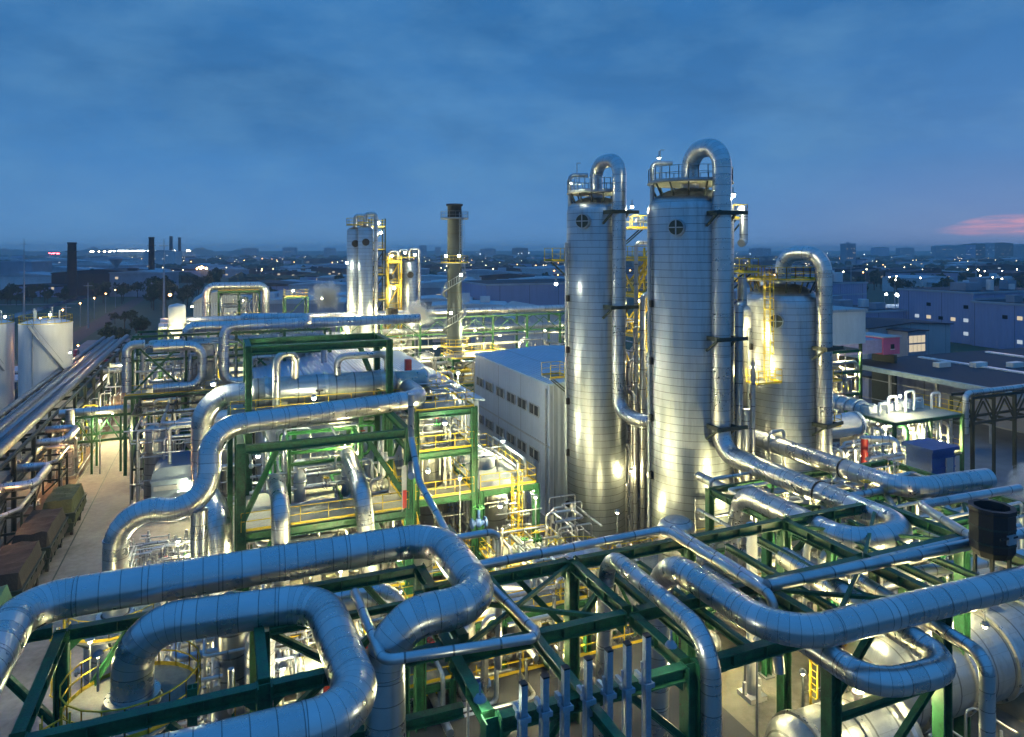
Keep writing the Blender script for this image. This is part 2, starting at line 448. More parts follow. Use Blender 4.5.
def rack(name, label, xs, ys, ztops, mat=GREEN, cw=.45, bw=.4, z0=0, hbrace=(), vbrace=(), cat='pipe rack', skip=(), extra=()):
    t = thing(name, label, cat, (sum(xs)/len(xs), sum(ys)/len(ys), z0))
    top = max(ztops)
    for i, x in enumerate(xs):
        for j, y in enumerate(ys):
            if (i, j) in skip: continue
            MB().hb((x,y,z0), (x,y,top-.02), cw, cw, .05, up=(1,0,0)).build('column', mat, t)
            MB().cbox((x,y,z0), cw+.3, cw+.3, .06).build('base_plate', GREYP, t)
    for z in ztops:
        for j, y in enumerate(ys):
            for i in range(len(xs)-1):
                a = cw*.5 if True else 0
                stiff(MB().hb((xs[i]+a,y,z-bw/2), (xs[i+1]-a,y,z-bw/2), bw*.8, bw, .045), (xs[i]+a,y,z-bw/2), (xs[i+1]-a,y,z-bw/2), bw*.8, bw).build('beam', mat, t)
        for i, x in enumerate(xs):
            for j in range(len(ys)-1):
                stiff(MB().hb((x,ys[j]+cw*.5,z-bw/2-.004), (x,ys[j+1]-cw*.5,z-bw/2-.004), bw*.8, bw, .045), (x,ys[j]+cw*.5,z-bw/2-.004), (x,ys[j+1]-cw*.5,z-bw/2-.004), bw*.8, bw).build('beam', mat, t)
    for (i, j, z) in hbrace:       # plan bracing in a bay
        MB().bar((xs[i],ys[j],z-.2), (xs[i+1],ys[j+1],z-.2), .16, .14).build('brace', mat, t)
        MB().bar((xs[i],ys[j+1],z-.36), (xs[i+1],ys[j],z-.36), .16, .14).build('brace', mat, t)
    for (p, q) in vbrace:
        MB().hb(p, q, .24, .24, .035).build('brace', mat, t)
    for (p, q, w, h) in extra:
        MB().hb(p, q, w, h, .04).build('beam', mat, t)
    return t

def frame(name, label, xs, ys, levels, mat=GREEN, cw=.32, bw=.34, z0=0, deck=True, rails='fblr', braces=True, cat='steel frame', top=None, nodeck=()):
    """open process frame: columns, floor beams, plate decks with yellow rails"""
    t = thing(name, label, cat, ((xs[0]+xs[-1])/2, (ys[0]+ys[-1])/2, z0))
    zt = top or max(levels)
    for x in xs:
        for y in ys:
            MB().hb((x,y,z0), (x,y,zt), cw, cw, .04, up=(1,0,0)).build('column', mat, t)
    for li, z in enumerate(levels):
        for y in ys:
            for i in range(len(xs)-1):
                MB().hb((xs[i]+cw/2,y,z-bw/2), (xs[i+1]-cw/2,y,z-bw/2), bw*.7, bw, .04).build('beam', mat, t)
        for x in (xs if len(xs) < 5 else (xs[0], xs[-1])):
            for j in range(len(ys)-1):
                MB().hb((x,ys[j]+cw/2,z-bw/2-.003), (x,ys[j+1]-cw/2,z-bw/2-.003), bw*.7, bw, .04).build('beam', mat, t)
        if deck and li not in nodeck:
            MB().box((xs[0]+.02,ys[0]+.02,z+.004), (xs[-1]-.02,ys[-1]-.02,z+.05)).build('deck', GRATE, t)
            a, b, c, d = (xs[0],ys[0],z+.05), (xs[-1],ys[0],z+.05), (xs[-1],ys[-1],z+.05), (xs[0],ys[-1],z+.05)
            for key, p, q in (('f',a,b),('r',b,c),('b',c,d),('l',d,a)):
                if key in rails: MB().rail([p, q]).build('railing', YELLOW, t)
    if braces:
        zz = [z0] + list(levels)
        for a, b in zip(zz, zz[1:]):
            k = random.choice((0, len(xs)-2)) if len(xs) > 1 else 0
            MB().bar((xs[k],ys[-1],a+.1), (xs[k+1],ys[-1],b-.4), .14, .14).build('brace', mat, t)
            MB().bar((xs[0],ys[0],a+.1), (xs[0],ys[-1],b-.4), .14, .14).build('brace', mat, t)
    return t

def vessel(label, x, y, z0, z1, r, mat=None, name='process_vessel', plat=None, man=None, nozz=3, skirt=.8, cat='vessel', group=None, head=.5, rail_a=(0, 2*PI), lad=True):
    """upright vessel: skirted shell with dished top, nozzles, an optional ring platform"""
    t = thing(name, label, cat, (x, y, z0), group)
    sh = MB().lathe([(r*.98,0),(r*.98,skirt),(r,skirt),(r,z1-z0-r*head)] + [(r*math.cos(a), z1-z0-r*head+r*head*math.sin(a)) for a in (.3,.6,.9,1.2,1.4,1.56)], (x,y,z0), 36).build('shell', mat or TOWER2, t)
    for i in range(nozz):
        a = rnd(PI*.9, PI*2.1); zz = rnd(z0+skirt+.3, z1-r)
        d = V((math.cos(a), math.sin(a), 0)); p = V((x,y,zz)) + d*(r-.1)
        m = MB().cyl(p, p+d*.45, .12*max(.7, r/1.2), n=10); m.cyl(p+d*.4, p+d*.5, .2*max(.7, r/1.2), n=12)
        m.build('nozzle', SILV, t)
    if plat is not None:
        p = MB().ann((x,y,plat), r*1.02, r+.95, .07, n=36).build('platform', GRATE, t)
        MB().ringrail((x,y,plat+.07), r+.9, a0=rail_a[0], a1=rail_a[1]).build('railing', YELLOW, p)
        for i in range(8):
            a = i*PI/4; c, s_ = math.cos(a), math.sin(a)
            MB().bar((x+c*r*.99,y+s_*r*.99,plat-.8), (x+c*(r+.85),y+s_*(r+.85),plat-.05), .09).build('bracket', DKSTEEL, p)
        if lad: MB().ladder((x-(r+1.0)*.78, y-(r+1.0)*.62, z0), plat-z0+1.1, (.62,-.78,0), (-.78,-.62,0)).build('ladder', YELLOW, t)
    return t

def drum(label, c, r, L, axis='x', mat=None, name='horizontal_drum', cat='drum', sad=True, z0=0, nozz=2, bands=2, group=None):
    t = thing(name, label, cat, (c[0], c[1], z0), group)
    h = L/2
    pr = [(.01,-h-r*.45),(r*.5,-h-r*.38),(r*.85,-h-r*.2),(r,-h)] + [(r,-h+L*i/6) for i in range(1,6)] + [(r,h),(r*.85,h+r*.2),(r*.5,h+r*.38),(.01,h+r*.45)]
    MB().lathe(pr, c, 36, axis).build('shell', mat or DRUMM, t)
    ax = V((1,0,0)) if axis == 'x' else V((0,1,0)); sd = V((0,1,0)) if axis == 'x' else V((1,0,0))
    for i in range(bands):
        p = V(c) + ax*(L*(-.42+.84*i/max(1,bands-1)))
        MB().lathe([(r*1.0,-.12),(r*1.07,-.12),(r*1.07,.12),(r*1.0,.12)], p, 36, axis, False).build('ring_flange', SILV, t)
    if sad:
        for g in (-.3, .3):
            p = V(c) + ax*L*g
            hx = V((.3,.3,0)) if False else (ax*.22 + sd*r*.75)
            MB().box((p.x-abs(hx.x), p.y-abs(hx.y), z0), (p.x+abs(hx.x), p.y+abs(hx.y), c[2]-r*.55)).build('saddle', CONC if c[2]-r-z0 < 2.5 else GREYP, t)
    for i in range(nozz):
        p = V(c) + ax*L*(-.3+.6*(i+.5)/max(1,nozz)) + V((0,0,r-.08))
        m = MB().cyl(p, p+V((0,0,.5)), .16, n=10); m.cyl(p+V((0,0,.42)), p+V((0,0,.55)), .27, n=12)
        m.build('nozzle', SILV, t)
    return t

def valve(p, label=None, col=None, s=1.0, up=True, ax=(1,0,0), group=None, z0=None):
    """gate valve: body between two flanges, yoke, handwheel"""
    p = V(p); ax = V(ax); t = thing('valve', label, 'valve', p, group)
    m = MB().cyl(p-ax*.32*s, p+ax*.32*s, .11*s, n=10)
    for g in (-1,1): m.cyl(p+ax*(.3*g-.04)*s, p+ax*(.3*g+.04)*s, .22*s, n=12)
    m.sphere(p, .19*s, 10, 6); m.build('valve_body', col or GALV, t)
    m = MB().cyl(p+V((0,0,.15*s)), p+V((0,0,.62*s)), .07*s, n=8); m.build('yoke', col or GALV, t)
    m = MB().ann(p+V((0,0,.62*s)), .2*s, .25*s, .05*s, n=14); m.bar(p+V((-.2*s,0,.645*s)), p+V((.2*s,0,.645*s)), .04*s); m.bar(p+V((0,-.2*s,.645*s)), p+V((0,.2*s,.645*s)), .04*s)
    m.build('handwheel', random.choice((REDP, BLUEP, LGREEN, YELLOW)), t)
    return t

def pump(p, label=None, rz=0.0, group=None, mat=None):
    x, y, z = p; t = thing('pump_set', label, 'pump', p, group)
    MB().box((x-.9,y-.35,z), (x+.9,y+.35,z+.25)).build('plinth', CONC, t)
    m = MB().lathe([(.01,-.5),(.26,-.48),(.3,-.4),(.3,.3),(.2,.34),(.2,.5),(.01,.5)], (x+.35,y,z+.62), 16, 'x'); m.box((x+.15,y-.25,z+.25), (x+.6,y+.25,z+.4))
    m.build('motor', mat or BLUEP, t)
    m = MB().cyl((x-.5,y,z+.62), (x-.15,y,z+.62), .08, n=8); m.lathe([(.01,-.14),(.34,-.12),(.36,0),(.34,.12),(.01,.14)], (x-.6,y,z+.62), 18, 'x'); m.cyl((x-.6,y,z+.9), (x-.6,y,z+1.3), .1, n=10); m.cyl((x-.6,y,z+1.25), (x-.6,y,z+1.33), .18, n=12)
    m.build('pump_casing', GREYP, t)
    t.rotation_euler = (0,0,rz)
    return t

SCAT = {}
def runs(n, x0, x1, y0, y1, z0, z1, rr=(.05, .14), mats=None, grp='', base='', seed=0, legs=(3, 6), valves=.25, far=0, dim=0):
    """small process pipes: each an orthogonal run with elbows, some with a valve standing on it"""
    R = random.Random(seed); got = []
    for i in range(n):
        bulk = far and i % 5 < far
        r = R.uniform(*rr); p = V((R.uniform(x0,x1), R.uniform(y0,y1), z0 if R.random() < .6 else R.uniform(z0,z1)))
        pts = [p.copy()]; axl = None
        for k in range(R.randint(*legs)):
            ax = R.choice([a for a in 'xyzz' if a != axl]) if k else R.choice('zzx'); axl = ax
            lo, hi = {'x': (x0,x1), 'y': (y0,y1), 'z': (z0+.2,z1)}[ax]
            q = pts[-1].copy(); nv = R.uniform(lo, hi)
            i3 = 'xyz'.index(ax)
            if abs(nv - q[i3]) < .6: nv = lo if abs(lo-q[i3]) > abs(hi-q[i3]) else hi
            if abs(nv - q[i3]) < .3: continue
            q[i3] = nv; pts.append(q)
        if len(pts) < 2: continue
        if bulk:
            BULK.tube(pts, r, r*2.5 + .05); continue
        o = pipe('', pts, r, R.choice(mats or [CLADS, CLADS, SILV, GALV, WHITE]), 'process_pipe', rb=r*2.5 + .05, group=grp)
        got.append(o)
        if R.random() < valves and len(pts) > 2:
            a, b = pts[1], pts[2] if len(pts) > 2 else pts[0]; c = (a+b)/2
            d = (b-a).normalized()
            if abs(d.z) < .5: VALVES.append(valve(c, None, R.choice([GALV, GREYP, BLUEP, LGREEN]), min(1.1, r*9), ax=d, group='valves on the small process pipes'))
    SCAT[base] = SCAT.get(base, []) + got
    return got
VALVES = []; BULK = MB()
def bulk(n, x0, x1, y0, y1, z0, z1, seed, rr=(.035, .1)):
    R = random.Random(seed)
    for i in range(n):
        r = R.uniform(*rr); p = [R.uniform(x0,x1), R.uniform(y0,y1), z0 if R.random() < .5 else R.uniform(z0,z1)]; pts = [tuple(p)]
        la = -1
        for k in range(R.randint(2,5)):
            a = R.choice([q for q in (0,1,2,2) if q != la]); la = a; lo, hi = ((x0,x1),(y0,y1),(z0+.1,z1))[a]; L = R.uniform(.5, 3.5)*R.choice((-1,1)); v = min(hi, max(lo, p[a]+L))
            if abs(v-p[a]) < .3: continue
            p[a] = v; pts.append(tuple(p))
        if len(pts) < 2: continue
        BULK.tube(pts, r, r*2.2+.03, n=6, seg=3)
        if R.random() < .5: q = V(pts[len(pts)//2]); BULK.sphere(q, r*2.4, 7, 4); BULK.cyl(q, q+V((0,0,r*5)), r*1.5, n=6)


# ================================================================ FOREGROUND PIPES
ZP = 11.3
pipe('fat silver pipe crossing the lower left foreground and ending in a sharp hook', [(-6.6,14,ZP),(-6.6,29.85,ZP),(8.85,29.85,ZP),(8.85,23.7,ZP),(5.1,23.7,ZP),(5.1,23.2,3.0)], .69, CLADF, 'insulated_pipe', rb=1.55, k=2.4)
pipe('fat silver pipe rising from the near railed vessel and snaking before the trestle', [(-2.94,28.2,7.6),(-2.94,28.2,10.55),(3.55,27.6,10.55),(3.85,20.4,10.55),(-3,20.4,10.55)], .69, CLADF, 'insulated_pipe', rb=1.6, k=2.4)
pipe('fat silver pipe elbowing out of the green rack and running off to the right edge', [(16.8,24.9,3),(16.8,24.5,ZP),(17.0,17.7,ZP),(36,17.0,ZP)], .53, CLADF, 'insulated_pipe', rb=1.9, k=2.4)
pipe('medium silver pipe lying across the green rack and bending down behind its front beam', [(15.1,26.4,3),(15.1,25.9,11.2),(14.85,18.75,11.2),(14.85,18.75,0)], .34, CLADF, 'insulated_pipe', rb=1.3)
pipe('silver pipe making a flat hairpin under the right end of the fat pipe', [(20.3,26,9.3),(20.3,17.1,9.3),(23.9,16.75,9.3),(24.9,26,9.3)], .47, CLADF, 'insulated_pipe', rb=1.25)
pipe('thin silver pipe turning down beside the last green column at lower right', [(26.6,24,9.2),(25.7,16.9,9.2),(25.7,16.9,0)], .26, CLADF, 'insulated_pipe', rb=.7)
pipe('thin grey pipe on the far beam of the front green rack, turning the corner', [(9.6,27.7,10.75),(19.4,27.9,10.75),(19.5,21.0,10.75),(19.5,20.6,8)], .2, CLADS, 'thin_pipe', rb=.5)
pipe('long grey pipe on the second beam of the right rack, going to the right', [(19.7,21.5,10.85),(36,20.9,10.85)], .24, CLADS, 'thin_pipe')
pipe('second thin grey pipe beside the corner pipe, going towards the viewer', [(20.2,28.4,10.5),(20.25,22.1,10.5),(36,22.1,10.5)], .16, CLADS, 'thin_pipe', rb=.4)
pipe('thin grey pipe zigzagging across the front trestle at its middle', [(4.75,27.4,10.75),(4.8,22.45,10.75),(10.1,21.75,10.75),(9.4,28.6,10.9),(9.35,35,12.1),(9.3,36.5,14),(9.3,36.5,16.3)], .17, CLADS, 'thin_pipe', rb=.4)
pipe('thin pipe branching off the zigzag pipe and dropping beside the fat hook', [(9.38,29.6,11.25),(11.6,29.6,11.25),(11.6,29.6,5)], .16, CLADS, 'thin_pipe', rb=.5)
pipe('dull silver pipe with an elbow standing behind the braced green trestle', [(1.5,32,1),(1.5,32,8.2),(7.5,32,8.2),(7.5,32,2)], .62, CLAD, 'insulated_pipe', rb=1.4)
# --- racks
rack('pipe_rack', 'dark green rack in the right foreground carrying the fat elbowed pipe', [7.3,14.35,20.6,26.5,33], [19.2,22.9,27.7], [10.3], cw=.5, bw=.46,
     hbrace=[(0,1,10.3),(2,0,10.3),(3,1,10.3)], skip=((0,2),(1,1),(2,1),(3,1),(0,1)),
     vbrace=[((14.35,19.2,7.6),(11.8,19.2,10.0)),((14.35,19.2,5),(9.6,19.2,1)),((20.6,19.2,7.4),(23,19.2,10)),((26.5,19.2,7.4),(24,19.2,10)),((14.3,27.7,7),(11.6,27.7,10)),((14.3,27.7,7),(17,27.7,10)),((20.6,19.2,2.2),(26.3,19.2,7.1)),((7.3,19.2,7),(9.8,19.2,10))],
     extra=[((20.9,19.2,6.9),(26.2,19.2,6.9),.3,.36),((10.2,15,10.32),(10.2,33,10.32),.3,.36),((16.0,19.5,9.6),(16.0,27.4,9.6),.26,.3),((17.6,19.5,9.62),(17.6,27.4,9.62),.26,.3),((22.6,19.5,9.62),(22.6,27.4,9.62),.24,.28),((24.6,19.5,9.62),(24.6,27.4,9.62),.24,.28),((28.6,19.5,9.62),(28.6,27.4,9.62),.24,.28),((30.6,19.5,9.62),(30.6,27.4,9.62),.24,.28)])
rack('pipe_rack', 'dark green braced trestle in the left foreground under the two fat pipes', [-5.4,1.25,8.0], [23.6,29.85], [10.2], cw=.46, bw=.44,
     skip=((0,0),(2,0)),
     vbrace=[((-5.4,29.85,6.5),(-3.2,29.85,9.8)),((-5.4,29.85,6.5),(-7.8,29.85,9.8)),((-5.4,29.85,2),(-8.6,27.6,9.4)),((1.25,23.6,6.6),(-1.5,23.6,9.6)),((1.25,23.6,6.6),(4,23.6,9.6)),((8,29.85,6.8),(5.6,29.85,9.8))],
     extra=[((-9,29.85,10.18),(-5.7,29.85,10.18),.34,.4),((-.9,25.2,0),(-.9,25.2,9.7),.3,.3),((-8,24.4,7.5),(8,23.9,7.5),.34,.38),((-.9,25.2,9.0),(1.25,25.2,9.0),.2,.22),((-.9,25.2,7.6),(1.25,25.2,7.6),.2,.22)])
MBX = MB()
t = thing('cross_brace_panel', 'dark green crossed bracing standing between the snaking fat pipe and the lit deck', 'brace frame', (3.8,27.2,0))
for a, b in (((1.6,27,6.4),(6.4,27,9.9)),((1.6,27.3,9.9),(6.4,27.3,6.4)),((1.6,27.15,6.2),(6.6,27.15,6.2)),((1.6,27.15,10.0),(6.6,27.15,10.0))):
    MB().hb(a, b, .24, .24, .03).build('brace', GREEN, t)
for x in (1.5, 6.7): MB().hb((x,27.15,0), (x,27.15,10.0), .26, .26, .03, up=(1,0,0)).build('post', GREEN, t)
# --- the two railed vessel heads at lower left
def ringvessel(label, x, y, z, r, top):
    t = vessel(label, x, y, 0, z-.5, r, TOWER2, 'railed_vessel', plat=z-.45, nozz=2, head=.25)
    MB().ann((x,y,z-.43), .98, r*1.02+.4, .06, n=36).build('inner_deck', GRATE, t)
    MB().ann((x,y,z-.6), .7, .9, .5, n=28).build('neck_ring', SILV, t)
    return t
ringvessel('near upright vessel with yellow railed ring platform where the fat pipe enters its head', -2.94, 28.2, 8.3, 1.3, 0)
ringvessel('farther upright vessel with a railed ring platform around a descending pipe', -5.2, 42.2, 4.9, 1.45, 0)
# --- vent posts on the front beam
XS = [7.95,8.63,9.3,10.05,10.75,11.4,12.1]
TP = [11.6,11.65,11.75,11.85,11.95,12.0,12.1]
posts = []
for i, (x, zt) in enumerate(zip(XS, TP)):
    t = thing('vent_post', None, 'vent post', (x,18.35,5.2), 'square vent posts along the front beam')
    MB().box((x-.095,18.25,5.2), (x+.095,18.45,zt)).build('post', paint('blue_grey_paint', (.34,.42,.5), .4, .5) if i == 0 else MATS['blue_grey_paint'], t)
    MB().box((x-.1,18.24,zt), (x+.1,18.46,zt+.05)).build('post_cap', BLACKP, t)
    m = MB().box((x-.17,18.16,10.58), (x+.17,18.22,10.72)); m.box((x-.17,18.22,10.6), (x-.13,18.48,10.7)); m.box((x+.13,18.22,10.6), (x+.17,18.48,10.7)); m.box((x-.17,18.48,10.58), (x+.17,18.55,10.72)); m.box((x-.06,18.55,10.55), (x+.06,18.99,10.72)); m.build('clamp_bracket', MATS['blue_grey_paint'], t)
    m = MB().cyl((x-.17,18.35,8), (x-.17,18.35,zt-.95), .022, n=8); m.cyl((x-.17,18.35,zt-.95), (x-.17,18.35,zt-.75), .05, n=10); m.build('actuator', MATS['blue_grey_paint'], t)
    MB().cyl((x,18.4,6.4), (x-.3,20.4,5.6), .11, n=10).build('branch', SILV, t)
    posts.append(t)
ords(posts, 'square blue grey vent post clamped to the front green beam')
drum('long low drum below the row of square vent posts', (10.2,21.2,4.9), .95, 9.5, 'x', nozz=0)
for g in (): pass
t = thing('flat_roofed_shed', 'low shed with a dark flat roof behind the row of vent posts', 'shed', (14,28,0)); MB().box((6.6,23.6,0), (21,31.8,2.8)).build('wall', CONC, t); MB().box((6.4,23.4,2.8), (21.2,32.0,3.05)).build('roof', ASPH, t); MB().rail([(6.5,31.9,3.05),(21.1,31.9,3.05)]).build('railing', YELLOW, t)
# --- right bottom vessels
drum('huge pale drum at the right edge with banded end', (34.5,24.2,3.2), 2.1, 11, 'x', nozz=3, bands=4)
drum('huge dull drum seen under the hairpin pipe', (25.0,22.6,2.4), 1.75, 5.5, 'x', nozz=2, bands=3)
drum('smaller drum with coned end beside the yellow stair at lower right', (20.6,22.6,2.0), 1.1, 3.2, 'x', nozz=1)
pipe('large curved duct rising between the two huge drums', [(29.5,25,0),(29.5,25,5.4),(33,25.6,5.4)], .8, CLAD, 'duct', rb=1.5)
def legpipe(x, y, zt, label):
    t = thing('support_column', label, 'column', (x,y,0))
    MB().cyl((x,y,.25), (x,y,zt), .3, n=18).build('shaft', WHITE, t)
    m = MB().box((x-.55,y-.55,0), (x+.55,y+.55,.25)); 
    for a in range(4): m.box((x-.08+.5*math.cos(a*PI/2),y-.08+.5*math.sin(a*PI/2),.25), (x+.08+.5*math.cos(a*PI/2),y+.08+.5*math.sin(a*PI/2),.9))
    m.build('base_shoe', WHITE, t)
    return t
legpipe(26.3,29.8,9.3,'white round column with bolted base standing on the lit concrete yard')
t = thing('ladder_stand', 'yellow ladder stand with a railed landing on the lit yard beside the big drums', 'ladder stand', (29.2,27.4,0))
for x in (28.6,30.4):
    for y in (26.8,28.0): MB().bar((x,y,0), (x,y,4.2), .09).build('post', YELLOW, t)
MB().box((28.6,26.8,3.0), (30.4,28.0,3.06)).build('landing', GRATE, t)
MB().rail([(28.6,26.8,3.06),(30.4,26.8,3.06),(30.4,28,3.06)]).build('railing', YELLOW, t)
MB().rail([(28.6,26.8,1.5),(30.4,26.8,1.5),(30.4,28,1.5)], r=.02, toe=False).build('guard_rail', YELLOW, t)
MB().ladder((28.2,27.4,0), 4.2, (0,1,0), (-1,0,0), cage=False).build('ladder', YELLOW, t)
# --- black hood and blue tank on the racks
def hood(label, x, y, z, s, h, mat):
    t = thing('cowl', label, 'vent cowl', (x,y,z))
    MB().lathe([(s*.82,0),(s*.9,.15),(s,.3),(s,h*.9),(s*1.04,h*.92),(s*1.04,h),(s*.8,h),(s*.75,h-.35),(.01,h-.4)], (x,y,z), 10, smooth=False).build('casing', mat, t)
    for a in range(4): MB().bar((x+s*.7*math.cos(a*PI/2+.6), y+s*.7*math.sin(a*PI/2+.6), z-.9), (x+s*.7*math.cos(a*PI/2+.6), y+s*.7*math.sin(a*PI/2+.6), z+.1), .12).build('leg', DKSTEEL, t)
    for g in (.3,.62): MB().lathe([(s,-.04),(s*1.035,-.04),(s*1.035,.04),(s,.04)], (x,y,z+h*g), 10, smooth=False).build('band', DKSTEEL, t)
    MB().box((x-s*.35,y-s*1.04,z+h*.36), (x+s*.2,y-s*.9,z+h*.55)).build('access_hatch', GREYP, t)
    MB().bar((x-s*.9,y-s*.98,z+h*.5), (x+s*.3,y-s*1.0,z+h*.5), .08).build('grab_bar', BLACKP, t)
    return t
hood('black round cowl standing on the right rack near the edge', *D(992,30.5)[:2], 10.75, .88, 2.1, BLACKP)
c = D(930,50)
t = thing('feed_bin', 'dark blue rectangular bin with projecting lid on the far side of the pipes', 'bin', (c.x,c.y,6.6))
MB().box((c.x-1.15,c.y-1.0,7.0), (c.x+1.15,c.y+1.0,9.9)).build('casing', BLUEP, t)
for i in range(4): MB().box((c.x-1.19,c.y-1.06,7.3+i*.7), (c.x+1.19,c.y-1.0,7.38+i*.7)).build('stiffener', BLUEP, t)
m = MB().box((c.x+.2,c.y-1.1,8.2), (c.x+.9,c.y-1.01,9.4)); m.build('hatch', GREYP, t)
MB().ladder((c.x+1.2,c.y-.4,3.0), 7.2, (0,1,0), (1,0,0), cage=False).build('ladder', GALV, t)
MB().box((c.x-1.35,c.y-1.2,9.9), (c.x+1.4,c.y+1.2,10.15)).build('lid', BLUEP, t)
for a in (-1,1):
    for b in (-1,1): MB().box((c.x+a*1.0-.1,c.y+b*.85-.1,0), (c.x+a*1.0+.1,c.y+b*.85+.1,7.0)).build('leg', DKSTEEL, t)
MB().box((c.x-1.3,c.y-1.25,7.6), (c.x-1.0,c.y-1.02,8.3)).build('control_box', BLUEP, t)
# --- big pipes on the right: hairpin from the tall column, header with steam
TX, TY = D(690,52.5)[:2]
AX, AY = D(596,58)[:2]
CX, CY = D(783,60)[:2]
pipe('thick bright pipe arching off the tall middle column and ending in a hairpin', [(TX,TY,28.4),(TX,TY,31.4),(32.5,39.85,31.4),(32.4,39.85,9.8),(32.4,25.0,9.75),(28.45,25.2,9.6),(28.8,33.4,9.5),(28.8,34.6,2)], .66, CLAD, 'overhead_pipe', rb=1.55, clamps=[((32.4,31,9.78),(0,1,0))])
pipe('thick bright pipe arching off the left column top and falling along its side', [(AX,AY,28),(AX,AY,31.2),(28.95,47.75,31.2),(28.85,47.75,11.4),(28.85,44.6,11.2),(30.6,44.2,11.2)], .54, CLAD, 'overhead_pipe', rb=1.25)
p3 = D(824,57.2)
pipe('thick bright pipe arching off the short right column and falling along its side', [(CX,CY,21),(CX,CY,23.7),(p3.x,p3.y,23.7),(p3.x,p3.y,1)], .64, CLAD, 'overhead_pipe', rb=1.55)
pipe('blue grey header pipe running from the tall column to the vent at right', [(37.6,52,9.7),(37.6,29.6,9.7),(44.0,28.9,9.8)], .62, CLAD, 'header_pipe', rb=1.9, clamps=[((37.6,34,9.7),(0,1,0))])
pipe('lower silver pipe running beside the hairpin on the right rack', [(30.6,40,8.3),(30.6,24,8.3),(40,23,8.3)], .3, CLADS, 'thin_pipe', rb=.8)
pipe('thin silver pipe crossing below the black cowl', [(31.5,20.6,10.75),(33.5,25.5,10.75),(41,25.2,10.75)], .22, CLADS, 'thin_pipe', rb=.5)
pipe('thin silver pipe bending up to the header near the blue bin', [(39.4,33,8.9),(34.6,27.2,9.0),(34.6,20,9.0)], .2, CLADS, 'thin_pipe', rb=.5)
rack('pipe_rack', 'dark green rack under the hairpin and header pipes at right', [28.4,33.6,38.8,44], [26.5,31,36], [9.0,5.0], cw=.4, bw=.36, hbrace=[(0,0,9),(1,0,9),(2,0,9),(0,1,9),(1,1,9)], skip=((3,2),), vbrace=[((28.4,31,5.4),(33.6,31,8.6)),((33.6,26.5,5.4),(38.8,26.5,8.6))])
# ---- lower level under the foreground racks
frame('service_deck', 'lit low deck with yellow rails under the hooked fat pipe', [0.5,5,9.8], [30.9,36.2], [4.2], rails='fblr', braces=True)
frame('service_deck', 'low yellow railed walkway deck below the front green rack', [8.5,13,17.8], [32.6,36.2], [2.6,5.6], braces=True)
frame('service_deck', 'low deck with pumps seen between the trestle and the vent posts', [1.6,6.2], [24.5,28.8], [3.2], rails='fr')
frame('service_deck', 'lit low deck under the hairpin of the tall column', [22.5,28,33], [31.5,38], [4.4], rails='fb')
vessel('squat pale vessel beneath the hooked fat pipe', 10.2, 33.2, 0, 6.2, 1.5, nozz=3)
vessel('wide brownish vessel below the far beam of the front rack', 14.2, 34.6, 0, 5.8, 1.6, TOWER2, nozz=3)
vessel('tall thin vessel at the trestle foot', 0.4, 33.8, 0, 8.6, .7, nozz=2)
vessel('banded upright vessel behind the front rack corner', 18.8, 35.0, 0, 7.4, 1.25, nozz=4, plat=5.8)
vessel('pale upright vessel at the base of the tall column', 25.2, 35.0, 0, 8.0, 1.1, nozz=3)
vessel('small upright vessel by the white round column', 22.6, 29.2, 0, 4.6, .9, nozz=3)
t = thing('signal_post', 'red square post on the lit deck inside the braced trestle', 'post', (4.2,31.0,4.25)); MB().box((4.05,30.95,4.25), (4.3,31.2,8.0)).build('shaft', REDP, t); MB().box((3.95,30.85,8.0), (4.4,31.3,8.08)).build('cap', REDP, t)
# ================================================================ MID: central green frame with the exchanger
pipe('fat silver pipe looping round the central green frame and down its left side', [(12.6,56,13.9),(12.6,46.4,13.9),(-.66,43.3,13.9),(-.66,41.95,9.4),(-5.2,42.2,10.6),(-5.2,42.2,4.6)], .62, CLAD, 'insulated_pipe', rb=1.8)
pipe('vertical continuation pipe dropping from the elbow beside the grey box unit', [(-1.15,41.97,9.8),(-1.15,41.97,0)], .44, CLAD, 'insulated_pipe')
pipe('second fat pipe curving out of the exchanger end and down behind the loop', [(2.6,51.2,14.2),(-1.2,51.2,14.2),(-1.2,51.2,8),(-.2,46,8.2),(.2,44.6,0)], .72, CLAD, 'insulated_pipe', rb=1.9)
pipe('gleaming pipe falling in front of the lower green deck, left one', [(3.0,44.5,10.0),(3.0,40.6,10.0),(3.0,40.6,2)], .5, CLAD, 'insulated_pipe', rb=1.1)
pipe('gleaming pipe falling in front of the lower green deck, right one', [(7.6,46.5,10.6),(7.6,41.2,9.8),(8.2,40.4,2)], .52, CLAD, 'insulated_pipe', rb=1.4)
pipe('upright silver pipe along the right post of the central green frame', [(10.95,43.0,15),(10.95,43.0,10.6),(9.6,37.6,11.6)], .2, CLADS, 'thin_pipe', rb=.5)
ga = frame('process_structure', 'central green frame whose lit deck stands behind the hooked fat pipe', [1.0,10.7], [42.6,49], [3.2,7.9,12.9], cw=.5, bw=.5, rails='flr', braces=False, top=13.0, nodeck=(2,))
for p, q in (((1.0,42.6,8.4),(2.9,42.6,12.4)),((10.7,42.6,8.4),(8.2,42.6,12.4)),((10.7,42.6,3.6),(8.6,42.6,7.4)),((1.0,42.6,4.2),(2.8,42.6,7.4))): MB().hb(p, q, .3, .3, .035).build('brace', LGREEN if q[0] < 5 else GREEN, ga)
gf = thing('gantry_frame', 'green portal gantry standing over the long exchanger', 'gantry', (6.5,51,13.0))
for x in (1.6,10.9):
    for y in (48.9,53.2): MB().hb((x,y,0), (x,y,17.7), .42, .42, .05, up=(1,0,0)).build('column', GREEN, gf)
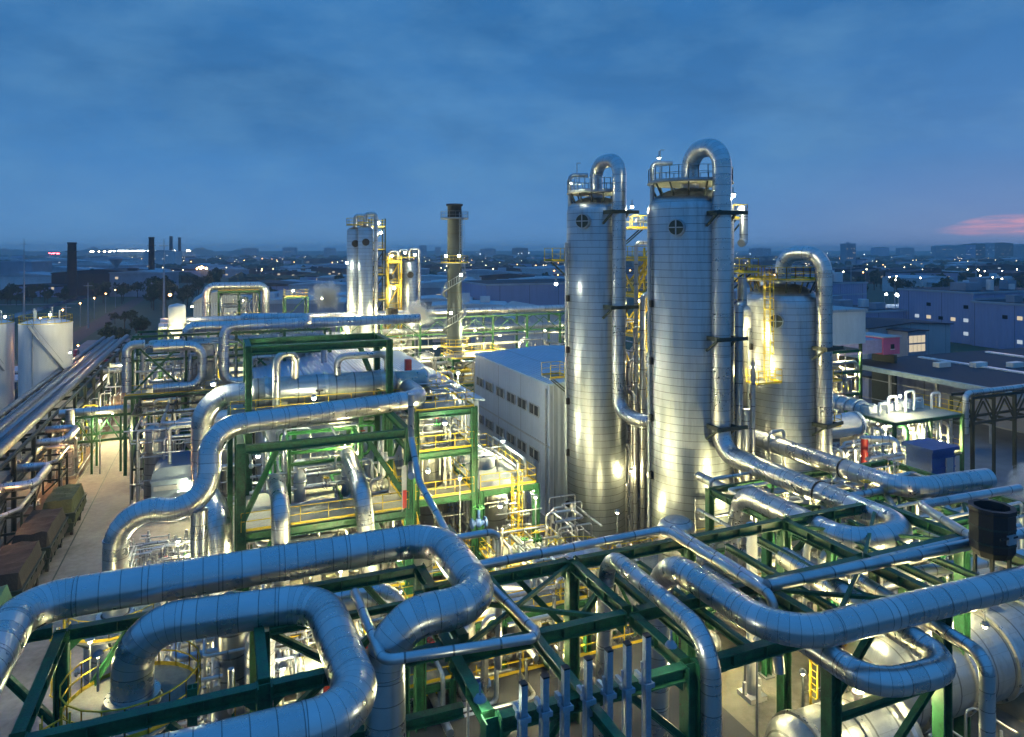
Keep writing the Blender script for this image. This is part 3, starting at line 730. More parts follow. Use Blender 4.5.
for y in (48.9,53.2): MB().hb((1.8,y,17.45), (10.7,y,17.45), .36, .5, .05).build('beam', GREEN, gf)
for x in (1.6,10.9): MB().hb((x,49.1,17.44), (x,53.0,17.44), .36, .48, .05).build('beam', GREEN, gf)
MB().hb((10.6,49.6,13),(9.4,53,17.2),.28,.28,.03).build('brace', GREEN, gf)
# exchanger
ex = drum('long silver heat exchanger lying under the green gantry', (6.8,51.2,14.2), .98, 9.5, 'x', name='heat_exchanger', cat='heat exchanger', z0=12.95, nozz=0, bands=3, mat=DRUMM)
MB().lathe([(.01,-1.2),(.8,-1.2),(.8,.9),(.95,.95),(.95,1.15),(.8,1.2)], (13.0,51.2,14.2), 28, 'x').build('channel_end', SILV, ex)
frame('exchanger_deck', 'railed deck carrying the long heat exchanger', [0.5,4.5,9,14.6], [49.4,54.6], [12.9], rails='fr', cw=.3, braces=True, top=12.9)
pipe('white swan neck vent standing on the exchanger, left one', [(3.4,50.0,12.9),(3.4,50.0,16.9),(4.7,50.6,16.9),(4.7,50.9,15.1)], .26, SILV, 'vent_pipe', rb=.7)
pipe('white swan neck vent with a long arm along the exchanger top', [(7.6,50.9,15.1),(7.6,50.9,16.4),(11.2,50.9,16.4),(11.2,50.9,13)], .25, SILV, 'vent_pipe', rb=.6)
MBc = thing('sampling_box', 'pale box with wheel gear on the deck before the exchanger', 'box', (6.3,49.6,12.95)); MB().box((5.6,49.5,12.95), (6.8,49.85,13.5)).build('casing', WHITE, MBc); MB().ann((6.2,49.6,14.3), .2, .28, .05, n=14).build('handwheel', BLACKP, MBc); MB().cyl((6.2,49.6,13.9), (6.2,49.6,14.3), .05, n=8).build('stem', BLACKP, MBc)
# inside of the frame A, lit lower bay
ib = frame('steel_gantry', 'light green inner frame on the lit deck of the central frame', [3.9,8.3], [46,48.6], [10.6,11.9], mat=LGREEN, z0=7.95, cw=.22, bw=.2, deck=False, braces=False)
for i, (x, l) in enumerate(((4.6,'left'),(7.6,'right'))):
    t = thing('cooler_tube', 'pale blue upright cylinder in the %s leg of the light green inner frame' % l, 'cylinder', (x,46.6,7.95)); MB().lathe([(.01,0),(.38,0),(.38,2.5),(.3,2.6),(.01,2.62)], (x,46.6,7.95), 18).build('shell', TANKW, t); MB().lathe([(.38,1.2),(.43,1.2),(.43,1.3),(.38,1.3)], (x,46.6,7.95), 18).build('band', GALV, t)
drum('short bronze coloured filter drum below the central deck', (5.8,41.7,6.2), .55, 2.6, 'x', name='filter_drum', mat=SILV, z0=3.25, nozz=0)
t = thing('notice_panel', 'tall narrow panel with a red lower half on the frame post', 'panel', (10.4,42.2,8)); MB().box((10.15,42.1,8.0), (10.2,42.16,10.8)).build('frame', GREYP, t); MB().box((10.2,42.1,8.2), (10.45,42.14,9.3)).build('lower_half', REDP, t); MB().box((10.2,42.1,9.3), (10.45,42.14,10.8)).build('upper_half', GREYP, t)
# ---- frame B to the right with vessels
gb = frame('process_structure', 'green frame of stacked lit decks left of the grey building', [12.2,16.4], [46.6,56], [2.0,6.9,10.1,12.9], cw=.42, bw=.42, rails='fr', braces=False, top=13.0)
gc = frame('process_structure', 'green frame with a wide railed roof deck beside the grey building wall', [16.9,21.2], [46.6,57], [2.0,6.95], cw=.42, bw=.42, rails='frb', braces=False)
MB().stair((20.0,49,2.05), (20.0,53.5,6.9), .9).build('stair', YELLOW, gc)
MB().ladder((19.4,46.3,0), 8.0).build('ladder', YELLOW, gc)
MB().stair((11.8,45.4,4), (11.8,49.5,7.9), .9).build('stair', YELLOW, gb)
vessel('tall gleaming vessel passing through the decks of the stacked frame', 13.9, 49.6, 0, 12.4, 1.0, TOWER2, nozz=5)
vessel('slim gleaming vessel beside the tall one in the stacked frame', 15.5, 51.5, 0, 9.6, .5, TOWER2, nozz=3)
vessel('domed vessel under the railed roof deck', 18.9, 49.2, 0, 6.3, 1.05, TOWER2, nozz=5)
vessel('flat topped vessel head poking through the roof deck', 19.0, 51.6, 5, 8.2, .85, WHITE, nozz=4, skirt=.2)
vessel('low domed vessel behind the thin zigzag pipe', 11.6, 43.6, 0, 6.3, .9, TOWER2, nozz=1)
valve((16.0,44.5,5.6), 'blue domed actuator valve standing in front of the stacked frame', BLUEP, 1.6)
t = thing('dosing_tank', 'red drum tank on the stacked frame deck corner', 'tank', (11.4,46.9,6.95)); MB().lathe([(.01,0),(.4,0),(.4,.9),(.3,1.0),(.01,1.05)], (11.4,46.9,6.95), 16).build('shell', REDP, t); MB().cyl((11.4,46.9,8), (11.4,46.9,8.25), .1, n=8).build('cap', GREYP, t)
frame('process_structure', 'low green deck with yellow rails between the stacked frame and the left column', [16.4,21.4], [40.5,45.5], [3.2], rails='fblr', cw=.3, braces=True)
# ---- blue roofed hall and grey building
def hall(name, label, x0, x1, y0, y1, zw, zr, wall, roof, ridge='y', cat='building', z0=0, over=.4):
    t = thing(name, label, cat, ((x0+x1)/2, (y0+y1)/2, z0))
    MB().box((x0,y0,z0), (x1,y1,zw)).build('wall', wall, t)
    m = MB()
    X0, X1, Y0, Y1 = x0-over, x1+over, y0-over, y1+over
    if ridge == 'y':
        xm = (x0+x1)/2
        for dz in (0,): 
            v = [(X0,Y0,zw+.02),(xm,Y0,zr),(X1,Y0,zw+.02),(X0,Y1,zw+.02),(xm,Y1,zr),(X1,Y1,zw+.02)]
            v += [(a,b,c+.18) for a,b,c in v]
    else:
        ym = (y0+y1)/2
        v = [(X0,Y0,zw+.02),(X0,ym,zr),(X0,Y1,zw+.02),(X1,Y0,zw+.02),(X1,ym,zr),(X1,Y1,zw+.02)]
        v += [(a,b,c+.18) for a,b,c in v]
    m.add(v, [(6,7,10,9),(7,8,11,10),(0,3,4,1),(1,4,5,2),(0,1,7,6),(1,2,8,7),(3,9,10,4),(4,10,11,5),(0,6,9,3),(2,5,11,8)])
    r = m.build('roof', roof, t)
    g = MB()                                   # gable infill
    if ridge == 'y':
        for y in (y0+.05, y1-.05): MB().add([(x0,y,zw),(x1,y,zw),((x0+x1)/2,y,zr-.02)], [(0,1,2)]).build('gable', wall, t)
    else:
        for x in (x0+.05, x1-.05): MB().add([(x,y0,zw),(x,y1,zw),(x,(y0+y1)/2,zr-.02)], [(0,1,2)]).build('gable', wall, t)
    return t
h1 = hall('process_hall', 'low hall with a plain blue grey roof behind the exchanger', 3.5, 21.6, 60, 92, 10.3, 11.6, WALLG, ROOFB)
MB().box((16.0,73.5,10.9), (16.6,74,12.0)).build('roof_vent', REDP, h1)
MB().box((17.3,70,10.8), (17.9,70.6,12.8)).build('roof_vent', REDP, h1)
MB().cyl((10.5,80,11.4), (10.5,80,13.4), .35, n=14).build('roof_stack', GALV, h1)
MB().box((6,66,10.7), (8,68,12)).build('roof_unit', GREYP, h1)
h2 = hall('workshop_building', 'tall grey clad building with small dark windows, left of the tall columns', 26.9, 44, 56.2, 76, 11.9, 12.4, WALLG, ROOFB, over=.15)
for z in (8.7, 4.6):
    for y in (58.4,61.2,64.0,67.0,70.2,73.2):
        w = MB().box((26.82,y,z), (26.9,y+2.0,z+.9)).build('window', GLASS, h2)
        m = MB().box((26.76,y-.08,z-.08), (26.84,y+2.08,z)); m.box((26.76,y-.08,z+.9), (26.84,y+2.08,z+.98)); m.box((26.76,y-.08,z), (26.84,y,z+.9)); m.box((26.76,y+2.0,z), (26.84,y+2.08,z+.9)); m.box((26.78,y+.97,z), (26.83,y+1.03,z+.9)); m.build('frame', GREYP, w)
MB().tube([(26.7,56.6,0),(26.7,56.6,11.6)], .08).build('downpipe', GREYP, h2)
MB().box((30,56.02,0), (33,56.2,3)).build('door', GREYP, h2)
MB().cyl((38,66,12.5), (42,66,12.5), .5, n=16).build('roof_duct', GALV, h2)
MB().box((26.85,56.1,6.35), (26.9,76,6.5)).build('wall_band', GREYP, h2)
# ================================================================ COLUMNS
def column(label, x, y, zt, r, pipe_xy, manz, name='distillation_column', clampz=(), ladder_side=-1, mat=None):
    """tall column: cladding shell, dished head under a railed platform, manhole, conduit, clamps to the overhead pipe"""
    t = thing(name, label, 'column', (x,y,0))
    hz = zt - r*.62
    MB().lathe([(r,0),(r,hz)] + [(r*math.cos(a), hz + r*.55*math.sin(a)) for a in (.25,.5,.75,1.0,1.25,1.45,1.56)], (x,y,0), 64).build('shell', mat or TOWER, t)
    p = MB().ann((x,y,zt), .75, r*1.0, .1, n=44).build('platform', GRATE, t)
    MB().ringrail((x,y,zt+.1), r*.97, n=28).build('railing', YELLOW if r > 2.5 and zt < 25 else GALV, p)
    for i in range(14):
        a = i*2*PI/14; c, s_ = math.cos(a), math.sin(a)
        MB().bar((x+c*r*.78,y+s_*r*.78,zt-r*.34), (x+c*r*.95,y+s_*r*.95,zt), .1).build('platform_bracket', DKSTEEL, p)
    d = V((-FX*.86-RX*.5, -FY*.86-RY*.5, 0)).normalized()
    c = V((x,y,manz)) + d*(r-.05)
    MB().cyl(c, c+d*.4, .6, .6, n=24).build('manhole', GALV, t)
    sx_ = V((-d.y, d.x, 0)); mm = MB().cyl(c+d*.4, c+d*.44, .52, n=24); mm.build('manhole_cover', DKSTEEL, t)
    mm = MB().bar(c+d*.47-sx_*.58, c+d*.47+sx_*.58, .07); mm.bar(c+d*.47-V((0,0,.58)), c+d*.47+V((0,0,.58)), .07); mm.build('manhole_davit', GALV, t)
    pd = V((pipe_xy[0]-x, pipe_xy[1]-y, 0)).normalized(); sd = V((-pd.y, pd.x, 0))
    for z in clampz:
        q = V((x,y,z)) + pd*r
        m = MB()
        for g in (-1,1): m.bar(q - pd*.2 + sd*g*.75, q + pd*1.3 + sd*g*.75, .16, .3)
        m.bar(q + pd*1.25 - sd*1.1, q + pd*1.25 + sd*1.6, .14, .26); m.bar(q - pd*.02 - sd*.9 + V((0,0,-.9)), q + pd*1.1 - sd*.75, .14); m.bar(q - pd*.02 + sd*.9 + V((0,0,-.9)), q + pd*1.1 + sd*.75, .14)
        m.build('pipe_bracket', DKSTEEL, t)
    e = V((-RX, -RY, 0))*.97 + V((-FX,-FY,0))*.25; e.normalize()
    q = V((x,y,0)) + e*(r+.18)
    m = MB().tube([q + V((0,0,1)), q + V((0,0,zt-4))], .13); m.build('conduit', GALV, t)
    z = 3.0
    while z < zt-5:
        MB().cbox((q.x+.12,q.y-.12,z), .4, .4, .5).build('conduit_bracket', BLACKP, t); z += 4.2
    return t
t1 = column('slimmer tall column to the left, clad in silver sheets', AX, AY, 28.6, 2.42, (28.85,47.75), 26.3, clampz=(27.0,19.5))
t2 = column('widest and tallest silver column in the middle of the plant', TX, TY, 28.9, 3.15, (32.4,39.85), 25.6, clampz=(26.6,17.8,11.6))
t3 = column('short fat silver column to the right with wide shoulder', CX, CY, 21.4, 3.12, (p3.x,p3.y), 18.2, clampz=(16.0,9.8))
for t, x, y, z, r in ((t1,AX,AY,28.6,2.42),(t2,TX,TY,28.9,3.15)):
    e = V((-RX,-RY,0)); q = V((x,y,z)) + e*r*.9
    MB().tube([q+V((0,0,-4.5)), q+V((0,0,1.6)), q - e*1.5 + V((0,0,1.6))], .17, .4).build('vent_pipe', GALV, t)
    q2 = q - e*.6
    m = MB().bar(q2, q2+V((0,0,2.6)), .05); m.bar(q2+V((0,0,2.6)), q2+V((.3,-.1,2.6)), .05); m.build('lamp_mast', GALV, t)
# side platforms + small relief loops on the right flank of the columns
def sideplat(label, x, y, r, z, ang, sz=1.6, loop=True):
    c, s_ = math.cos(ang), math.sin(ang)
    o = V((x+c*(r+sz*.5+.1), y+s_*(r+sz*.5+.1), z)); t = thing('side_platform', label, 'platform', o)
    h = sz/2
    MB().box((o.x-h,o.y-h,z), (o.x+h,o.y+h,z+.07)).build('deck', GRATE, t)
    MB().rail([o+V((-h,-h,.07)), o+V((h,-h,.07)), o+V((h,h,.07)), o+V((-h,h,.07))], step=.8).build('railing', YELLOW, t)
    for g in (-1,1): MB().bar((x+c*r-s_*g*.5, y+s_*r+c*g*.5, z-1.2), (o.x-s_*g*.5+c*h*.6, o.y+c*g*.5+s_*h*.6, z), .1).build('bracket', DKSTEEL, t)
    return t
rt = math.atan2(RY, RX)      # direction of the photo's right
sideplat('small railed side platform high on the slim left column', AX, AY, 2.42, 25.7, rt+.1)
sideplat('small railed side platform high on the tall middle column', TX, TY, 3.15, 26.3, rt+.3, 1.3)
sideplat('yellow railed side platform halfway up the tall middle column', TX, TY, 3.15, 22.2, rt+.2, 1.8)
sideplat('yellow railed platform on the left flank of the slim column, upper one', AX, AY, 2.42, 23.0, rt+PI-.1, 1.5)
sideplat('yellow railed platform on the left flank of the slim column, lower one', AX, AY, 2.42, 13.4, rt+PI-.1, 1.7)
def flank(x, y, r, ang, d): return V((x+math.cos(ang)*(r+d), y+math.sin(ang)*(r+d), 0))
q = flank(AX,AY,2.42,rt-.35,.9); q2 = flank(AX,AY,2.42,rt-.1,2.3)
pipe('small relief pipe with a crank beside the slim column', [(q.x,q.y,2),(q.x,q.y,24.6),(q2.x,q2.y,24.6),(q2.x,q2.y,26.3),(q.x,q.y,26.4)], .16, CLADS, 'relief_pipe', rb=.4)
q3 = flank(AX,AY,2.42,rt-.3,1.4); q4 = flank(AX,AY,2.42,rt-.1,2.2)
pipe('silver drop pipe with a hooked top right of the slim column', [(q4.x,q4.y,20.6),(q3.x,q3.y,20.2),(q3.x,q3.y,1)], .24, CLADS, 'relief_pipe', rb=.5)
q = flank(TX,TY,3.15,rt-.3,.5); q2 = flank(TX,TY,3.15,rt-.2,.7)
pipe('relief loop near the head of the tall middle column', [(q.x,q.y,27.0),(q2.x,q2.y,27.0),(q2.x,q2.y,24.6),(q.x,q.y,24.5)], .3, CLADS, 'relief_pipe', rb=.5)
q = flank(TX,TY,3.15,rt-.5,.4); q2 = flank(TX,TY,3.15,rt-.4,.6)
pipe('long drop pipe right of the tall middle column', [(q2.x,q2.y,22.0),(q2.x,q2.y,20.0),(q.x,q.y,20.0),(q.x,q.y,1)], .3, CLADS, 'relief_pipe', rb=.5)
for k, (dx, zt, rr) in enumerate(((.9,17.5,.22),(1.5,12.6,.3),(2.2,16.0,.15))):
    q = flank(TX,TY,3.15,rt-.75,dx*.5+.3)
    pipe(['thin riser tucked behind the fat pipe of the tall column','wider riser beside the thin one at the tall column','thinnest riser next to the tall column'][k], [(q.x+dx*.35,q.y+.4,0),(q.x+dx*.35,q.y+.4,zt)], rr, CLADS, 'relief_pipe')
# yellow access tower between the two tall columns
sideplat('yellow railed platform on the right foot of the short column, upper one', CX, CY, 3.0, 12.6, rt+.25, 2.0)
sideplat('yellow railed platform on the right foot of the short column, lower one', CX, CY, 3.0, 8.6, rt+.35, 2.2)
c = D(640,63)
at = frame('access_tower', 'yellow stair tower rising between the two tall columns', [c.x-1.3,c.x+1.3], [c.y-1.3,c.y+1.3], [4.5,8.5,12.5,16.5,20,23.2], mat=YELLOW, cw=.16, bw=.18, rails='fblr', braces=True, top=24.2)
for i in range(5): z = [4.5,8.5,12.5,16.5,20,23.2]; MB().stair((c.x-.9,c.y-.3,z[i]+.05), (c.x+.9,c.y-.3,z[i+1]-.05), .7).build('stair', YELLOW, at)
MB().ladder((c.x+1.0,c.y-1.5,0), 23).build('ladder', YELLOW, at)
c = D(762,59.5)
vessel('bulging vessel leaning against the short fat column on its left', c.x-.3, c.y+1.2, 8, 19.4, 1.4, DRUMM, nozz=4, skirt=.3)
c = D(741,64)
fl = frame('access_tower', 'yellow ladder tower left of the short fat column', [c.x-1.1,c.x+1.1], [c.y-1.0,c.y+1.0], [3.5,7.5,11.0,14.6,18.4,21.3], mat=YELLOW, cw=.14, bw=.16, rails='fl', braces=False, top=22.3)
MB().ladder((c.x+.4,c.y-1.1,11), 11.0).build('ladder', YELLOW, fl)
ld = D(767, 57.2); MB().ladder((ld.x,ld.y,13.4), 8.6, (RX,RY,0), (-FX,-FY,0)).build('ladder', YELLOW, t3)
pp_ = D(764, 56.6); m_ = MB().box((pp_.x-1.2,pp_.y-.7,13.2), (pp_.x+1.2,pp_.y+.7,13.28)); m_.build('ladder_landing', GRATE, t3); MB().rail([(pp_.x+1.2,pp_.y+.7,13.28),(pp_.x+1.2,pp_.y-.7,13.28),(pp_.x-1.2,pp_.y-.7,13.28),(pp_.x-1.2,pp_.y+.7,13.28)], step=.8).build('landing_railing', YELLOW, t3)
frame('steel_gallery', 'green steel gallery between the tall and the short column', [37.5,41.0], [48,54], [5,9.0,13.0], cw=.26, bw=.26, rails='fblr')
# ================================================================ STACK, FAR COLUMNS
c = D(454.5,105); sx, sy = c.x, c.y
st = thing('exhaust_stack', 'tall slender steel stack with ring platforms and winding ladder', 'stack', (sx,sy,0))
MB().lathe([(1.45,0),(1.4,6),(1.12,8),(1.05,30.6),(1.25,30.6),(1.25,30.9),(1.0,30.9),(1.0,29)], (sx,sy,0), 28).build('shell', STACKM, st)
for z in (28.6,22.0,9.6):
    p = MB().ann((sx,sy,z), 1.15, 2.1, .08, n=24).build('platform', GRATE, st); MB().ringrail((sx,sy,z+.08), 2.05, n=14).build('railing', YELLOW if z < 25 else GALV, p)
m = MB(); pv = None
for i in range(60):
    a = .3 + i*.115*2; z = 9.6 + i*.205; q = V((sx+1.6*math.cos(a), sy+1.6*math.sin(a), z))
    if pv: m.bar(pv, q, .45, .08); m.bar(pv+V((0,0,1)), q+V((0,0,1)), .06)
    if pv: m.bar(q, q+V((0,0,1)), .05)
    pv = q
m.build('winding_stair', GALV, st)
MB().ladder((sx+.6,sy-1.25,22), 7.6).build('ladder', GALV, st)
def minicol(label, px, d, zt, r, mat, hood=True, pipe_dx=0):
    c = D(px,d); t = thing('process_column', label, 'column', (c.x,c.y,0))
    MB().lathe([(r,0),(r,zt-r*.5)] + [(r*math.cos(a), zt-r*.5+r*.5*math.sin(a)) for a in (.4,.8,1.2,1.56)], (c.x,c.y,0), 28).build('shell', mat, t)
    p = MB().ann((c.x,c.y,zt+.2), .2, r*1.1, .1, n=20).build('platform', GRATE, t); MB().ringrail((c.x,c.y,zt+.3), r*1.05, n=12).build('railing', YELLOW, p)
    MB().cyl((c.x-.2,c.y-r-.02,zt-2.6), (c.x-.2,c.y-r-.3,zt-2.6), .55, n=14).build('manhole', BLACKP, t)
    m = MB().tube([(c.x,c.y,zt),(c.x,c.y,zt+1.8),(c.x+r+.4,c.y-.3,zt+1.8),(c.x+r+.4,c.y-.3,2)], .3, .5); m.build('overhead_pipe', CLADS, t)
    return t
minicol('leftmost of the pair of tall far columns near the stack', 355, 110, 27.6, 1.25, TOWER)
minicol('second of the pair of tall far columns near the stack', 365.5, 108, 27.8, 1.15, TOWER)
minicol('short far column among yellow platforms, left one', 389, 119, 22.0, 1.1, TOWER2)
minicol('short far column among yellow platforms, middle one', 399, 121, 22.2, 1.3, TOWER)
minicol('short far column among yellow platforms, right one', 409.5, 120, 22.4, 1.2, TOWER)
c = D(377,112); frame('access_tower', 'dark stair tower against the pair of far columns', [c.x-1.1,c.x+1.1], [c.y-1,c.y+1], [6,11,16,20,24,27.6], mat=DKSTEEL, cw=.2, bw=.2, top=29)
c = D(394,117); frame('access_tower', 'yellow platform tower among the short far columns', [c.x-1.2,c.x+1.0], [c.y-1,c.y+1], [6,10,14,18,22], mat=YELLOW, cw=.18, bw=.18, top=23)
# ================================================================ REAR PIPE RACK
def longrack(name, label, x0, x1, y0, y1, z, n, mat, axis='x', cw=.3, lower=True, truss=False):
    t = thing(name, label, 'pipe rack', ((x0+x1)/2, (y0+y1)/2, 0))
    for i in range(n+1):
        for g in (0, 1):
            if axis == 'x': p = (x0+(x1-x0)*i/n, (y0,y1)[g])
            else: p = ((x0,x1)[g], y0+(y1-y0)*i/n)
            MB().hb((p[0],p[1],0), (p[0],p[1],z), cw, cw, .04, up=(1,0,0)).build('column', mat, t)
        a, b = ((x0+(x1-x0)*i/n, y0), (x0+(x1-x0)*i/n, y1)) if axis == 'x' else ((x0, y0+(y1-y0)*i/n), (x1, y0+(y1-y0)*i/n))
        for zz in ((z, z-2.6) if lower else (z,)):
            MB().hb((a[0],a[1],zz-.15), (b[0],b[1],zz-.15), cw*.8, .28, .03).build('cross_beam', mat, t)
        if truss and i < n:
            for g in (0, 1):
                if axis == 'x': a, b = (x0+(x1-x0)*i/n, (y0,y1)[g]), (x0+(x1-x0)*(i+1)/n, (y0,y1)[g])
                MB().bar((a[0],a[1],z-2.7), ((a[0]+b[0])/2,b[1],z-.3), .12).bar(((a[0]+b[0])/2,b[1],z-.3), (b[0],b[1],z-2.7), .12).build('brace', mat, t)
    for g in (0, 1):
        for zz in ((z, z-2.6) if lower else (z,)):
            p, q = ((x0,(y0,y1)[g],zz+.14), (x1,(y0,y1)[g],zz+.14)) if axis == 'x' else (((x0,x1)[g],y0,zz+.14), ((x0,x1)[g],y1,zz+.14))
            MB().hb(p, q, cw*.8, .26, .03).build('stringer', mat, t)
    return t
longrack('pipe_rack', 'long green rack crossing the plant behind the halls', -8, 66, 108, 112.5, 13.0, 12, GREEN, truss=True)
pipe('long silver pipe along the top of the rear rack', [(-8,109.5,13.9),(66,109.5,13.9)], .55, CLAD)
pipe('silver pipe on the rear rack that turns down at its right end', [(-8,106.8,13.4),(17.4,106.4,13.4),(17.4,106.4,6)], .6, CLAD, rb=1.4)
pipe('lower silver pipe within the rear rack', [(-8,110.5,10.9),(66,110.5,10.9)], .45, CLAD)
pipe('thin silver pipe along the rear rack', [(-8,111.6,13.6),(62,111.6,13.6)], .25, CLADS, 'thin_pipe')
pipe('silver pipe standing as a tall hoop under the rear rack', [(13.6,104.5,2),(13.6,104.5,11.6),(16.2,104.5,11.6)], .35, CLADS, rb=.8)
c = D(392,104); hood('dark square cowl on the rear rack by the steam', c.x, c.y, 13.6, .9, 1.7, BLACKP)
# ================================================================ LEFT REAR FRAMES
longrack('process_structure', 'green pipe frame with large loops beyond the central gantry', -9, 12, 86, 91, 14.4, 4, GREEN)
xb = thing('cross_bracing', 'large dark crossed bracing on the front of the looped frame', 'brace frame', (-3.5,85.6,8.6))
for x0_, x1_ in ((-8.8,-3.9),(1.6,6.6)):
    MB().hb((x0_,85.6,8.7), (x1_,85.6,13.9), .22, .22, .03).build('brace', GREEN, xb); MB().hb((x0_,85.35,13.9), (x1_,85.35,8.7), .22, .22, .03).build('brace', GREEN, xb)
g0 = frame('process_structure', 'dark lower pipe deck under the frame with large loops', [-9.5,-4,1.5,7,12], [84.5,92], [8.4], rails='f', braces=False)
pipe('rounded pipe loop hanging in the far left bay of the looped frame', [(-9.3,83.8,9.0),(-9.3,83.8,14.0),(-7.6,83.8,14.0)], .45, CLAD, rb=1.0)
pipe('wide rounded pipe loop in the left bay of the looped frame', [(-6.8,83.9,13.6),(-2.0,83.9,13.6),(-2.0,83.9,9.2),(-6.8,83.9,9.2)], .5, CLAD, rb=1.4)
pipe('large rounded pipe loop in the second bay of the looped frame', [(9,84,9.3),(.2,84,9.3),(.2,84,15.6),(9,84,15.6),(9.6,88,15.8),(2.2,89.5,15.9)], .55, CLAD, rb=1.3)
pipe('silver pipe along the top of the looped frame', [(-3.6,87.5,13.9),(-3.6,87.5,15.2),(12.5,87.5,15.2),(24,90,15.0)], .6, CLAD, rb=1.0)
c = D(177,92); t = thing('hopper', 'small white hopper standing on legs beside the looped frame', 'hopper', (c.x,c.y,9)); MB().lathe([(.3,0),(.3,.3),(1.05,1.4),(1.05,4.4),(.9,4.6),(.01,4.8)], (c.x,c.y,12.2), 20).build('shell', TANKW, t)
m = MB(); [m.bar((c.x+a,c.y+b,0),(c.x+a,c.y+b,14.4),.14) for a in (-1,1) for b in (-1,1)]; m.build('leg_frame', DKSTEEL, t)
gu = frame('process_structure', 'upper green frame with silver headers at the rear left', [-.5,2.5,5.5], [118,124], [8,13,17.6], braces=True, rails='fl', cw=.3)
pipe('silver header bending over the upper rear left frame', [(-6,117.4,12.5),(-2.2,117.4,12.5),(-2.2,117.4,18.4),(6.4,117.4,18.4),(6.4,117.4,11)], .6, CLAD, rb=1.2)
c = D(222,134)
t = thing('arched_shed', 'pale arched roof shed behind the rear left frames', 'shed', (c.x,c.y,0))
MB().box((c.x-5,c.y,0), (c.x+5,c.y+16,14)).build('wall', WALLG, t)
m = MB(); k = 10
vs = [(c.x-5.3+10.6*i/k, yy, 14+2.2*math.sin(PI*i/k)) for yy in (c.y-.3, c.y+16.3) for i in range(k+1)]
m.add(vs, [(i, i+1, k+2+i, k+1+i) for i in range(k)] + [tuple(range(k,-1,-1)), tuple(range(k+1,2*k+2))], smooth=False); m.build('roof', ROOFG, t)
frame('process_structure', 'small green frame in front of the steam, left of the far columns', [9.2,12.6], [115,119], [8,12.5,16.6], cw=.26, bw=.26, rails='flr')
frame('process_structure', 'low yellow decked frame near the base of the stack', [30,38], [94,100], [5,8.6], mat=GREEN, rails='fblr', cw=.28)
# dense rack below the looped frame
frame('process_structure', 'dark deck frame with many pipe ends below the looped frame', [-8,-4.5,-1,3.0], [76,80,84], [3.0,5.6,8.2], mat=DKSTEEL, cw=.2, bw=.2, rails='', braces=True, nodeck=(0,1,2))
c = D(166,84); frame('access_tower', 'yellow ladder frame beside the road bridge', [c.x-1.2,c.x+1.2], [c.y-1.2,c.y+1.2], [2.5,5.0,7.4], mat=YELLOW, cw=.12, bw=.14)
c = D(172,80); vessel('small lit tank by the road bridge ladder', c.x, c.y, 0, 4.4, 1.0, WHITE, plat=3.6, lad=False)
# ================================================================ LEFT LONG RACK ALONG THE ROAD
longrack('pipe_rack', 'long dark pipe rack running away beside the plant road', -21.6, -16.4, 58, 152, 6.4, 14, DKSTEEL, axis='y', cw=.34)
for i, (x, r, z, l) in enumerate(((-21.2,.32,6.95,'outermost silver pipe on the long roadside rack'),(-20.4,.2,6.85,'thin second pipe on the long roadside rack'),(-19.6,.36,7.0,'broad middle pipe on the long roadside rack'),(-18.3,.14,6.8,'thin brownish pipe on the long roadside rack'),(-17.3,.42,7.05,'thick innermost pipe on the long roadside rack'),(-16.7,.3,4.5,'low hung pipe under the inner edge of the long roadside rack'))):
    pipe(l, [(x,50,z),(x,156,z)], r, RUST if i == 3 else CLADD, 'rack_pipe')
for i, (x, wd, z) in enumerate(((-20.05,.5,6.9),(-18.9,.7,6.75),(-17.9,.45,6.95))):
    m = MB(); m.box((x-wd/2,56,z), (x+wd/2,154,z+.04)); m.box((x-wd/2,56,z+.04), (x-wd/2+.04,154,z+.2)); m.box((x+wd/2-.04,56,z+.04), (x+wd/2,154,z+.2)); tag(m.build('cable_tray', GREYP), ['narrow outer cable tray on the long roadside rack','broad cable tray in the middle of the roadside rack','inner cable tray on the long roadside rack'][i], 'cable tray')
for i, (y, z) in enumerate(((66.5,5.2),(79,5.6),(122,5.6))):
    pipe(['near','middle','far'][i] + ' flat expansion loop sticking out of the roadside rack over the verge', [(-16.7,y,z),(-13.9,y,z),(-13.9,y+5.4,z),(-16.7,y+5.4,z)], .36, CLAD, 'expansion_loop', rb=1.0)
for i in range(2):
    frame('side_stand', ['near','farther'][i] + ' small stand of dark steel holding pipes beside the roadside rack', [-16.2,-14.2], [(64,77.5)[i],(68,81)[i]], [2.4,3.9], mat=DKSTEEL, cw=.16, bw=.16, deck=False)
    pipe(['near','farther'][i] + ' pipe bent along the small dark stand', [(-15.9,(62,76)[i],4.1),(-14.4,(64.2,77.5)[i],4.1),(-14.4,(70,83)[i],4.1),(-16.8,(70,83)[i],4.1)], .16, CLADS, 'thin_pipe')
bt = longrack('pipe_bridge', 'green trussed pipe bridge across the plant road', -15.6, -2.0, 86.4, 89.6, 6.0, 5, GREEN, truss=True, cw=.2)
pipe('blue grey pipe on the road bridge with an upturned end', [(-16,87.2,6.6),(-4.4,87.2,6.6),(-3.0,87.2,6.9),(-3.0,87.2,11.6),(-1,87.2,11.6)], .42, CLAD, rb=.9)
pipe('second pipe on the road bridge', [(-16,88.8,6.4),(-2,88.8,6.4)], .26, CLADS)
t = thing('bridge_column', 'silver clad post at the road edge carrying the bridge', 'column', (-14.8,86,0)); MB().cyl((-14.8,86,0), (-14.8,86,7.2), .42, n=20).build('shaft', CLAD, t); MB().cbox((-14.8,86,0), 1.3, 1.3, .3).build('footing', CONC, t)
